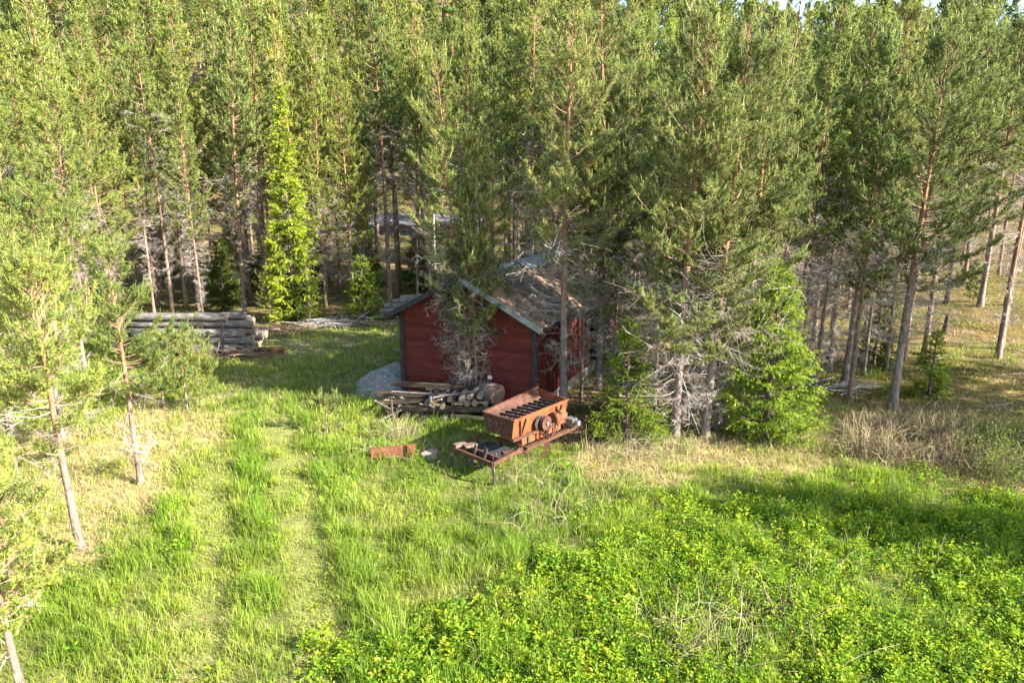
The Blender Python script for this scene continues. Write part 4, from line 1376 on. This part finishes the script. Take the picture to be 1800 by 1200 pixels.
    for s, t in ((0.45, 0.0), (1.15, 0.0), (2.75, 0.0), (0.45, -W + 0.1), (1.5, -W + 0.1), (2.75, -W + 0.1)):
        g = Geo()
        if s == 1.15:
            for q in (-0.14, -0.05, 0.05, 0.14):
                bar(g, P(s + q * 0.3, t, 0.46), P(s + q * 1.3, t + 0.02, 0.0), 0.025, 0.025)
        else:
            bar(g, P(s, t, 0.46), P(s + 0.05, t, -0.02), 0.045, 0.045)
            if s > 2:
                bar(g, P(s - 0.02, t, 0.44), P(s + 0.24, t + 0.03, 0.0), 0.03, 0.03)
                bar(g, P(s - 0.05, t, 0.44), P(s - 0.35, t + 0.03, 0.0), 0.03, 0.03)
        obj('leg', g, [M['rust']], root)
    # pulleys, motor, crank linkage on the sunny side
    def disc(name, s, t, z, r, w, mat, par=root, hub=None, spokes=False):
        g = Geo()
        c0, c1 = P(s, t - w / 2, z), P(s, t + w / 2, z)
        if spokes:
            n = 20
            ring = [P(s + math.cos(2 * math.pi * k / n) * r, t, z + math.sin(2 * math.pi * k / n) * r) for k in range(n + 1)]
            tube(g, ring, w / 2, 6, cap=False)
            for k in range(3):
                a = k * math.pi / 3
                bar(g, P(s + math.cos(a) * r, t, z + math.sin(a) * r), P(s - math.cos(a) * r, t, z - math.sin(a) * r), 0.02)
        else:
            tube(g, [c0, P(s, t - w / 4, z), P(s, t - w / 4 + .002, z), P(s, t + w / 4, z), P(s, t + w / 4 + .002, z), c1], [r, r, r * .93, r * .93, r, r], 24)
        o = obj(name, g, [mat], par)
        if hub:
            g = Geo()
            tube(g, [P(s, t - w, z), P(s, t + w * 0.9, z)], r * hub, 12)
            obj('hub', g, [M['grey_steel']], o)
        return o
    disc('pulley_guard', 0.86, 0.01, 0.98, 0.175, 0.05, M['black'])
    disc('pulley', 0.97, 0.11, 0.97, 0.17, 0.09, M['rust'], hub=0.25)
    g = Geo()
    tube(g, [P(1.22, 0.15, 1.02), P(1.24, 0.15, 1.02), P(1.26, 0.15, 1.02), P(1.58, 0.15, 1.02), P(1.60, 0.15, 1.02)], [0.09, 0.12, 0.13, 0.13, 0.10], 18)
    for k in range(10):
        a = 2 * math.pi * k / 10
        bar(g, P(1.28, 0.15 + 0.132 * math.cos(a), 1.02 + 0.132 * math.sin(a)), P(1.56, 0.15 + 0.132 * math.cos(a), 1.02 + 0.132 * math.sin(a)), 0.014)
    box(g, P(1.42, 0.13, 0.875), (0.26, 0.24, 0.03), axes=[U, Vv, Z])
    box(g, P(1.42, 0.20, 1.155), (0.14, 0.10, 0.06), axes=[U, Vv, Z])
    mo = obj('motor', g, [M['rust_mid']], root, True)
    g = Geo()
    tube(g, [P(1.60, 0.15, 1.02), P(1.68, 0.15, 1.02)], 0.06, 14)
    obj('shaft_end', g, [M['rust']], mo)
    disc('drive_wheel', 1.28, 0.16, 0.83, 0.10, 0.04, M['rust'], hub=0.3, spokes=True)
    g = Geo()
    pts = [P(1.0, 0.16, 0.70), P(1.02, 0.17, 0.80), P(1.09, 0.18, 0.87), P(1.16, 0.18, 0.83), P(1.17, 0.17, 0.70), P(1.12, 0.15, 0.56)]
    tube(g, pts, 0.018, 8)
    bar(g, P(0.98, 0.05, 0.78), P(0.98, 0.05, 0.5), 0.05, 0.03)
    bar(g, P(1.12, 0.05, 0.78), P(1.12, 0.05, 0.5), 0.05, 0.03)
    obj('crank_bracket', g, [M['rust']], root)
    # small gearbox at the far end
    g = Geo()
    box(g, P(2.12, 0.0, 0.66), (0.20, 0.24, 0.20), axes=[U, Vv, Z])
    tube(g, [P(2.12, 0.12, 0.68), P(2.12, 0.24, 0.68)], 0.07, 14)
    obj('gearbox', g, [M['grey_steel']], root)
    # chalk writing on the shaded end plate: Z - D I K I with tally strokes
    g = Geo()
    def w(s_, pts):
        for a, b in zip(pts[:-1], pts[1:]):
            def f(q):
                z = 1.12 - 0.15 * q[1]
                t = -(0.86 - q[0])
                k = (zt - z) / (zt - zb)
                return P(-0.013 - 0.004 + 0.023 * k - 0.0035, t, z)
            bar(g, f(a), f(b), 0.013, 0.004, up=-U)
    x = 0.07
    w(0, [(x, 0.1), (x + 0.09, 0.1), (x, 1), (x + 0.09, 1)])
    w(0, [(x + 0.12, 0.55), (x + 0.17, 0.55)])
    w(0, [(x + 0.2, 0), (x + 0.2, 1), (x + 0.27, 0.8), (x + 0.27, 0.2), (x + 0.2, 0)])
    w(0, [(x + 0.32, 0.2), (x + 0.32, 1)])
    w(0, [(x + 0.38, 0), (x + 0.38, 1)]); w(0, [(x + 0.46, 0), (x + 0.385, 0.5), (x + 0.47, 1)])
    w(0, [(x + 0.53, 0.1), (x + 0.53, 1)])
    for k in range(2):
        w(0, [(x + 0.24 + 0.07 * k, 1.25), (x + 0.25 + 0.07 * k, 1.9)])
    obj('chalk_writing', g, [M['chalk']], en)
    # discharge table at the near end with its levers
    g = Geo()
    a0, a1, b0, b1 = P(-0.72, -1.28, 0.50), P(-0.72, 0.02, 0.46), P(0.2, -1.18, 0.56), P(0.3, -0.02, 0.50)
    prism(g, [P(-0.60, -0.98, 0.40), P(-0.60, -0.10, 0.36), P(0.2, -0.2, 0.46), P(0.2, -0.98, 0.46)], Z * 0.02)
    tb = obj('discharge_table', g, [M['trim']], root)
    g = Geo()
    for p, q in ((a0, a1), (a1, b1), (a0, b0)):
        bar(g, p, q, 0.05, 0.08)
    bar(g, P(-0.45, -1.2, 0.50), P(-0.45, 0.0, 0.47), 0.05, 0.10)
    bar(g, P(-0.1, -0.25, 0.46), P(0.42, 0.05, 0.44), 0.14, 0.03)
    bar(g, P(-0.05, -0.12, 0.43), P(0.45, 0.02, 0.40), 0.06, 0.05)
    obj('table_frame', g, [M['rust']], root)
    for p in (a0, a1, P(0.05, -1.2, 0.5)):
        g = Geo()
        bar(g, p, p * (1, 1, 0) + Z * -0.02, 0.055, 0.055)
        obj('leg', g, [M['black']], root)
    for k, t in enumerate((-0.72, -0.40)):
        g = Geo()
        p, q = P(-0.66, t, 0.22), P(-0.50, t + 0.03, 0.66)
        for j in range(7):
            f0, f1 = j / 7, (j + 0.8) / 7
            bar(g, p + (q - p) * f0, p + (q - p) * f1, 0.07 + 0.02 * (j % 2), 0.045)
        bar(g, p, q, 0.05, 0.03)
        obj('lever', g, [M['black']], root)
    for t in (-1.15, -0.95):
        g = Geo()
        r = np.random.default_rng(3)
        box(g, P(-0.55 + (t + 1.15) * 0.6, t, 0.56), (0.30, 0.16, 0.06), axes=[nrm(U + 0.3 * Vv), nrm(Vv - 0.3 * U), Z])
        obj('step_plate', g, [M['rust_pale']], root)
build_machine()

# ------------------------------------------------------------------ logs and timber
def log_obj(name, p, q, r, label, group, cat='log', seed=0, mat='log', taper=0.88):
    rng = np.random.default_rng(seed)
    p, q = np.asarray(p, float), np.asarray(q, float)
    g = Geo()
    k = 9
    t = np.linspace(0, 1, k)[:, None]
    d = q - p
    pts = (p - p) * (1 - t) + d * t + rng.normal(0, r * 0.05, (k, 3))
    tube(g, pts, r * np.linspace(1, taper, k) * rng.uniform(0.96, 1.04, k), 14, (1, 1, 1), 0, True, 1, 0.055, rng)
    o = obj(name, g, [M[mat], M['log_end']], None, True)
    o.location = p
    # flat cut ends
    me = o.data
    mi = np.empty(len(me.polygons), np.int32)
    me.polygons.foreach_get('material_index', mi)
    me.polygons.foreach_set('use_smooth', mi == 0)
    tag(o, label, cat, group)
    return o

def log_stack():
    rng = np.random.default_rng(12)
    y0 = 24.9
    layers = [(0, 5, 0.17), (1, 5, 0.165), (2, 4, 0.16), (3, 4, 0.155), (4, 2, 0.15)]
    names = ['bottom layer', 'second layer from the ground', 'middle layer', 'layer under the top', 'top layer']
    nth = ['front', 'second', 'third', 'fourth', 'rear']
    for k, n, r in layers:
        for j in range(n):
            rr = r * rng.uniform(0.88, 1.1)
            z = 0.30 + 0.275 * k + rng.uniform(-0.02, 0.02)
            y = y0 + 0.17 * (k % 2) + 0.36 * j + 0.12 * k
            xr = -9.95 + rng.uniform(-0.55, 0.35) - (0.35 if k == 4 else 0)
            log_obj('log', (xr, y, z), (xr - rng.uniform(4.7, 5.1), y + rng.uniform(-0.05, 0.05), z + rng.uniform(-0.03, 0.03)), rr,
                    f'grey log, {nth[j]} one in the {names[k]} of the big stack', 'stacked grey logs', seed=k * 10 + j)
    for x, lab in ((-10.75, 'dark upright stake near the cut ends of the grey log stack'), (-14.2, 'dark upright stake at the far left of the grey log stack')):
        g = Geo()
        bar(g, (0, 0, -0.1), (0.02, 0.05, 1.36), 0.07)
        o = obj('stake', g, [M['trim']])
        o.location = (x, y0 - 0.22, 0)
        tag(o, lab, 'stake')
    for x in (-10.4, -13.7):
        o = log_obj('bearer', (x, y0 - 0.25, 0.07), (x, y0 + 2.2, 0.07), 0.07, 'round bearer lying under the ' + ('right' if x > -12 else 'left') + ' half of the grey log stack', 'bearers', 'timber', 5)
    # a few rusty offcuts at the stack's end
    g = Geo()
    box(g, (0, 0, 0.12), (0.95, 0.4, 0.22), axes=[nrm(np.array((1, 0.12, 0))), nrm(np.array((-0.12, 1, 0))), (0, 0, 1)])
    o = obj('bark_slab', g, [M['rust']])
    o.location = (-9.2, 25.4, 0.0)
    tag(o, 'reddish brown slab lying at the cut ends of the grey log stack', 'slab')
    g = Geo()
    box(g, (0, 0, 0.1), (1.0, 0.12, 0.2))
    o = obj('plank_offcut', g, [M['wood']])
    o.location = (-10.4, 24.5, 0.02); o.rotation_euler = (0, 0, 0.1)
    tag(o, 'short brown plank lying in front of the grey log stack', 'plank')
    # second stack behind the shed
    c = at(688, 562)
    lab = ['lowest log of the small grey stack behind the shed', 'middle log of the small grey stack behind the shed', 'upper log of the small grey stack behind the shed', 'topmost log of the small grey stack behind the shed', 'rear top log of the small grey stack behind the shed']
    for k, (dx, dy, z) in enumerate(((0, 0, 0.14), (0.15, 0.22, 0.36), (0.35, 0.5, 0.56), (0.7, 0.85, 0.74), (1.0, 1.2, 0.86))):
        log_obj('log', (c[0] - 0.75 + dx, c[1] + dy, z), (c[0] + 4.2 + dx, c[1] + dy + 0.8, z + 0.25), 0.14, lab[k], 'small grey log stack', seed=70 + k)
log_stack()

def timber_heap():
    """Heap of beams, poles and billets with a steel drum in front of the gable."""
    rng = np.random.default_rng(31)
    A = at(668, 742); A = np.array((A[0], A[1] + 0.35))
    E = nrm(np.array((1.0, -0.10)))
    F = np.array((-E[1], E[0]))
    P = lambda s, t, z: np.array((*(A + E * s + F * t), z))
    def beam(name, p, q, w, h, mat, lab, cat, group=None):
        p, q = np.asarray(p, float), np.asarray(q, float)
        g = Geo()
        bar(g, p * 0, q - p, w, h)
        o = obj(name, g, [M[mat]], bevel=0.006)
        o.location = p
        tag(o, lab, cat, group)
    G = 'beams of the timber heap'
    beam('steel_beam', P(0.55, -0.12, 0.34), P(3.0, -0.08, 0.38), 0.08, 0.16, 'wood', 'long brown beam along the front of the timber heap before the gable', 'beam', G)
    beam('wooden_beam', P(-0.25, 0.42, 0.56), P(2.0, 0.5, 0.60), 0.12, 0.13, 'wood', 'weathered beam lying on top of the timber heap at its left end', 'beam', G)
    beam('wooden_beam', P(0.1, 0.95, 0.72), P(2.6, 0.7, 0.74), 0.14, 0.12, 'wood', 'grey brown beam across the back of the timber heap against the gable', 'beam', G)
    beam('wooden_beam', P(-0.15, 0.1, 0.40), P(1.1, 0.3, 0.46), 0.10, 0.10, 'wood', 'short brown beam in the middle left of the timber heap', 'beam', G)
    beam('wooden_beam', P(1.9, 0.0, 0.16), P(3.1, -0.2, 0.14), 0.07, 0.09, 'wood_pale', 'pale yellow batten under the right end of the timber heap', 'batten', G)
    beam('wooden_beam', P(2.0, -0.28, 0.05), P(1.75, -0.9, 0.03), 0.05, 0.04, 'wood_pale', 'pale batten sticking out of the timber heap into the grass', 'batten', G)
    beam('wooden_beam', P(0.95, 0.15, 0.30), P(1.7, -0.05, 0.62), 0.06, 0.05, 'wood_pale', 'pale slat leaning across the timber heap front', 'batten', G)
    beam('wooden_beam', P(1.3, 0.35, 0.45), P(1.75, 0.15, 0.66), 0.06, 0.04, 'wood_pale', 'short pale slat leaning between the billets', 'batten', G)
    beam('iron_post', P(0.35, -0.2, -0.05), P(0.34, -0.18, 0.62), 0.03, 0.03, 'rust_pale', 'thin rusty post standing at the left front of the timber heap', 'post', 'posts of the timber heap')
    beam('iron_post', P(1.50, -0.2, -0.05), P(1.50, -0.18, 0.75), 0.03, 0.03, 'rust_pale', 'thin rusty post standing in the middle front of the timber heap', 'post', 'posts of the timber heap')
    for k in range(4):
        beam('bearer', P(0.3 + k * 0.85, -0.15, 0.12), P(0.35 + k * 0.85, 1.0, 0.14), 0.12, 0.22, 'wood', ['leftmost', 'second', 'third', 'rightmost'][k] + ' squared bearer under the timber heap before the gable', 'bearer', 'heap bearers')
    n = 0
    for s, t, z, r in ((1.28, 0.0, 0.52, .07), (1.42, 0.05, 0.55, .06), (1.62, 0.1, 0.6, .07), (1.75, 0.0, 0.47, .06), (1.9, 0.08, 0.58, .08), (2.02, 0.02, 0.46, .07), (2.2, 0.0, 0.50, .09), (2.4, 0.0, 0.52, .09), (2.28, 0.1, 0.68, .09),
                       (2.47, 0.1, 0.70, .085), (2.62, 0.05, 0.56, .08), (2.75, 0.12, 0.72, .09), (2.6, 0.2, 0.82, .07), (0.72, 0.0, 0.16, .08), (1.0, -0.1, 0.13, .09), (1.2, 0.0, 0.12, .07), (1.75, -0.1, 0.13, .09), (2.9, 0.1, 0.5, .07), (0.5, 0.1, 0.3, .07)):
        t += rng.uniform(-0.05, 0.2)
        log_obj('firewood_billet', P(s, t - 0.2, z + rng.uniform(-.04, .03)), P(s + rng.uniform(-.3, .3), t + 0.7, z + rng.uniform(-0.06, .1)), r * rng.uniform(0.75, 1.15), 'round billet with pale cut end in the heap before the gable', 'billets in the timber heap', 'firewood', 200 + n, 'log', 0.95)
        n += 1
    rp = np.random.default_rng(77)
    for k in range(16):
        s0, t0 = rp.uniform(-0.1, 2.7), rp.uniform(-0.15, 0.75)
        a, L = rp.choice((0.0, 0.25, -0.4, 1.3, 1.8)) + rp.normal(0, 0.2), rp.uniform(0.45, 1.3)
        z0 = rp.uniform(0.12, 0.55) + 0.25 * (t0 > 0.3)
        d = np.array((math.cos(a), math.sin(a), rp.normal(0, 0.18))) * L
        p = P(s0, t0, z0)
        beam('plank', p, p + d, rp.uniform(0.09, 0.16), 0.025, ['wood', 'wood', 'wood_pale', 'rust'][k % 4] if k % 4 < 3 else 'wood', 'short weathered plank jumbled in the timber heap before the gable', 'plank', 'planks jumbled in the timber heap')
    # thin poles lying criss-cross
    plab = ['thin bent pole poking out at the left of the timber heap', 'thin grey pole lying along the timber heap', 'thin pole slanting down to the grass at the left', 'thin brown pole across the billets', 'thin pole slanting at the heap centre']
    for k, (p, q) in enumerate(((P(-0.2, 0.0, 0.5), P(0.45, -0.1, 0.2)), (P(0.2, 0.3, 0.68), P(2.2, 0.2, 0.66)), (P(0.6, -0.2, 0.32), P(-0.1, -0.6, 0.05)), (P(1.5, -0.1, 0.68), P(2.9, 0.25, 0.86)), (P(1.1, -0.15, 0.5), P(2.0, -0.1, 0.3)))):
        log_obj('pole', p, q, 0.025, plab[k], 'poles in the timber heap', 'pole', 240 + k, 'log', 0.7)
    # drum on its side
    g = Geo()
    c = P(2.98, 0.35, 0.72)
    ax = np.array((*nrm(np.array((0.75, -0.66))), 0.0))
    tube(g, [-ax * 0.30, -ax * 0.295, -ax * 0.1, -ax * 0.09, ax * 0.09, ax * 0.1, ax * 0.295, ax * 0.30], [0.27, 0.285, 0.28, 0.29, 0.29, 0.28, 0.285, 0.27], 28)
    o = obj('steel_drum', g, [M['rust_pale']], None, True)
    o.location = c
    for p in o.data.polygons:
        if abs(p.normal @ Vector(ax)) > 0.8:
            p.use_smooth = False
    tag(o, 'pale rusty drum lying on its side on the timber heap behind the hopper', 'drum')
timber_heap()

def small_things():
    # rusty channel in the grass
    r = empty('steel_channel', (*at(652, 812)[:2], 0.0), 'rusty steel channel lying in the grass left of the machine', 'channel', rot=(0, 0, R_(12)))
    g = Geo()
    box(g, (0.42, 0, 0.20), (0.84, 0.02, 0.22)); box(g, (0.42, 0.07, 0.305), (0.836, 0.12, 0.018)); box(g, (0.42, 0.07, 0.095), (0.836, 0.12, 0.018))
    obj('channel_body', g, [M['rust_mid']], r)
    g = Geo()
    box(g, (0.94, -0.02, 0.20), (0.20, 0.10, 0.34))
    obj('end_block', g, [M['rust_mid']], r, bevel=0.01)
    # board by it
    rng = np.random.default_rng(2)
    g = Geo()
    n = 9
    ang = np.linspace(0, 2 * math.pi, n, endpoint=False)
    rad = rng.uniform(0.8, 1.1, n)
    poly = np.stack([np.cos(ang) * 0.23 * rad, np.sin(ang) * 0.15 * rad, 0 * ang + 0.12], 1)
    prism(g, poly, (0, 0, 0.07))
    prism(g, poly * (0.8, 0.8, 1) - (0, 0, 0.14), (0, 0, 0.138))
    o = obj('flat_stone', g, [M['stone']], bevel=0.012)
    o.location = (*at(757, 806)[:2], 0)
    o.rotation_euler = (R_(4), R_(-5), 0.4)
    tag(o, 'small pale flat stone in the grass between the rusty channel and the machine', 'stone')
    # sand heap
    g = Geo()
    nr, na = 34, 80
    rr, aa = np.meshgrid(np.linspace(1 / nr, 1, nr), np.linspace(0, 2 * math.pi, na, endpoint=False), indexing='ij')
    x, y = rr * np.cos(aa) * 1.55 * (1 + 0.12 * np.sin(3 * aa + 1)), rr * np.sin(aa) * 1.5
    z = 0.80 * (1 - rr) ** 0.85 + (0.25 * (fbm(x + 9, y + 9, 0.45, 5) - 0.5) + 0.06 * (fbm(x + 9, y + 9, 0.12, 6) - 0.5)) * (1 - rr ** 4) - 0.06 * rr
    V = np.concatenate([[(0, 0, 0.79)], np.stack([x, y, z], -1).reshape(-1, 3)])
    T = [(0, 1 + k, 1 + (k + 1) % na) for k in range(na)]
    for i in range(nr - 1):
        for k in range(na):
            a, b = 1 + i * na + k, 1 + i * na + (k + 1) % na
            T += [(a, a + na, b + na), (a, b + na, b)]
    g.add(V, T)
    o = obj('sand_heap', g, [M['gravel']], smooth=True)
    o.location = (-3.7, 21.1, 0)
    tag(o, 'pale grey sand heap beside the left corner of the red shed', 'sand heap')
    # cultivator with a handlebar standing by the corner
    c = at(706, 688)
    r = empty('garden_cultivator', (c[0] + 0.0, c[1] + 0.5, 0.0), 'dark hand cultivator with a T handlebar at the left corner of the shed', 'cultivator')
    g = Geo()
    tube(g, [(0, 0, 0.35), (-0.03, -0.03, 0.8), (-0.06, -0.06, 1.22)], 0.022, 8)
    obj('steering_post', g, [M['white']], r, True)
    g = Geo()
    tube(g, [(-0.42, -0.02, 1.27), (-0.30, -0.05, 1.24), (-0.06, -0.06, 1.23), (0.14, -0.04, 1.26)], 0.022, 8)
    hb = obj('handlebar', g, [M['grey_steel']], r, True)
    g = Geo()
    tube(g, [(-0.45, -0.01, 1.275), (-0.30, -0.05, 1.245)], 0.03, 8)
    obj('grip', g, [M['black']], hb)
    g = Geo()
    box(g, (0.0, 0.05, 0.42), (0.26, 0.32, 0.26)); tube(g, [(-0.16, 0, 0.45), (-0.1, 0, 0.45)], 0.1, 12)
    obj('engine', g, [M['black']], r, bevel=0.02)
    for s in (-1, 1):
        g = Geo()
        n = 18
        tube(g, [(s * 0.2, 0.1 + 0.2 * math.cos(2 * math.pi * k / n), 0.22 + 0.2 * math.sin(2 * math.pi * k / n)) for k in range(n + 1)], 0.05, 8, cap=False)
        bar(g, (s * 0.2, -0.08, 0.22), (s * 0.2, 0.28, 0.22), 0.04); bar(g, (s * 0.2, 0.1, 0.04), (s * 0.2, 0.1, 0.40), 0.04)
        obj('wheel', g, [M['black']], r, True)
    # brush piles: one thing each
    def pile(px, py, n, s, lab, seed, col, L=(0.6, 1.8), fl=0.5):
        rg = np.random.default_rng(seed)
        c = at(px, py)
        g = Geo()
        P = np.stack([rg.normal(0, s, n), rg.normal(0, s * fl, n), rg.uniform(0.03, 0.35, n)], 1)
        a = rg.uniform(-0.6, 0.6, n) + (rg.uniform(0, 1, n) < .3) * rg.uniform(0, 3, n)
        d = np.stack([np.cos(a), np.sin(a), rg.normal(0, .12, n)], 1) * rg.uniform(*L, (n, 1))
        cc = mixcols(col, rg, n) * rg.uniform(.7, 1.2, (n, 1))
        mid = P + rg.normal(0, .05, (n, 3))
        sticks(g, P - d / 2, mid, 0.022, 0.017, cc, 0); sticks(g, mid, P + d / 2, 0.017, 0.007, cc, 0)
        P2 = P + d * rg.uniform(-.3, .4, (n, 1))
        sticks(g, P2, P2 + nrm(d + rg.normal(0, .5, (n, 3))) * 0.4, 0.01, 0.004, cc, 0)
        o = obj('brush_pile', g, [M['twig']])
        o.location = (c[0], c[1], 0)
        tag(o, lab, 'brush pile', 'brush piles')
    GREY = [(0.14, 0.13, 0.125), (0.10, 0.09, 0.085), (0.2, 0.185, 0.18)]
    BRN = [(0.22, 0.14, 0.09), (0.30, 0.2, 0.12), (0.16, 0.1, 0.07)]
    pile(585, 574, 110, 0.9, 'heap of grey branches at the wood edge between the log stack and the shed', 41, GREY)
    pile(500, 585, 60, 0.9, 'scattered brown branches right of the grey log stack', 42, BRN)
    pile(415, 632, 45, 0.7, 'brown twigs in front of the cut ends of the log stack', 43, BRN)
    pile(1075, 715, 80, 0.6, 'brown twig litter heap against the trunk by the long wall', 44, BRN, (0.3, 1.0))
    pile(1485, 690, 22, 0.6, 'pale fallen branches on the shaded straw below the twig thicket', 45, [(0.42, 0.38, 0.34), (0.3, 0.26, 0.22)], (0.5, 1.5), 0.3)
    # old stump on the slope
    g = Geo()
    tube(g, [(0, 0, -0.1), (0, 0, 0.05), (0.02, 0, 0.3), (0.03, 0, 0.75)], [0.2, 0.14, 0.11, 0.07], 10, (0.07, 0.055, 0.045), 0, True, 0, 0.06, np.random.default_rng(1))
    o = obj('tree_stump', g, [M['bark']], None, True)
    c = at(1658, 600)
    o.location = (c[0], c[1], float(terrain(c[0], c[1])))
    tag(o, 'dark broken stump on the mossy slope right of the small bright spruce', 'stump')
    # grey building glimpsed through the trunks
    x0, y0 = -13.5, 62.0
    z0 = float(terrain(x0 + 5, y0)) - 1.3
    r = empty('grey_building', (x0, y0, z0), 'low grey building glimpsed through trunks far behind the yellow spruce', 'building')
    g = Geo()
    box(g, (5, 2, 1.1), (11, 4, 2.2))
    obj('wall', g, [M['grey_wall']], r)
    g = Geo()
    prism(g, [(-0.8, -0.5, 2.21), (10.8, -0.5, 2.21), (10.8, 2, 3.1), (-0.8, 2, 3.1)], (0, 0, 0.08)); prism(g, [(-0.8, 2.004, 3.1), (10.8, 2.004, 3.1), (10.8, 4.5, 2.21), (-0.8, 4.5, 2.21)], (0, 0, 0.08))
    obj('roof', g, [M['grey_wall']], r)
    for xx in (1.5, 4.0, 7.5):
        g = Geo()
        box(g, (xx, -0.02, 1.2), (0.9, 0.05, 0.9))
        obj('window', g, [M['glass']], r)
small_things()
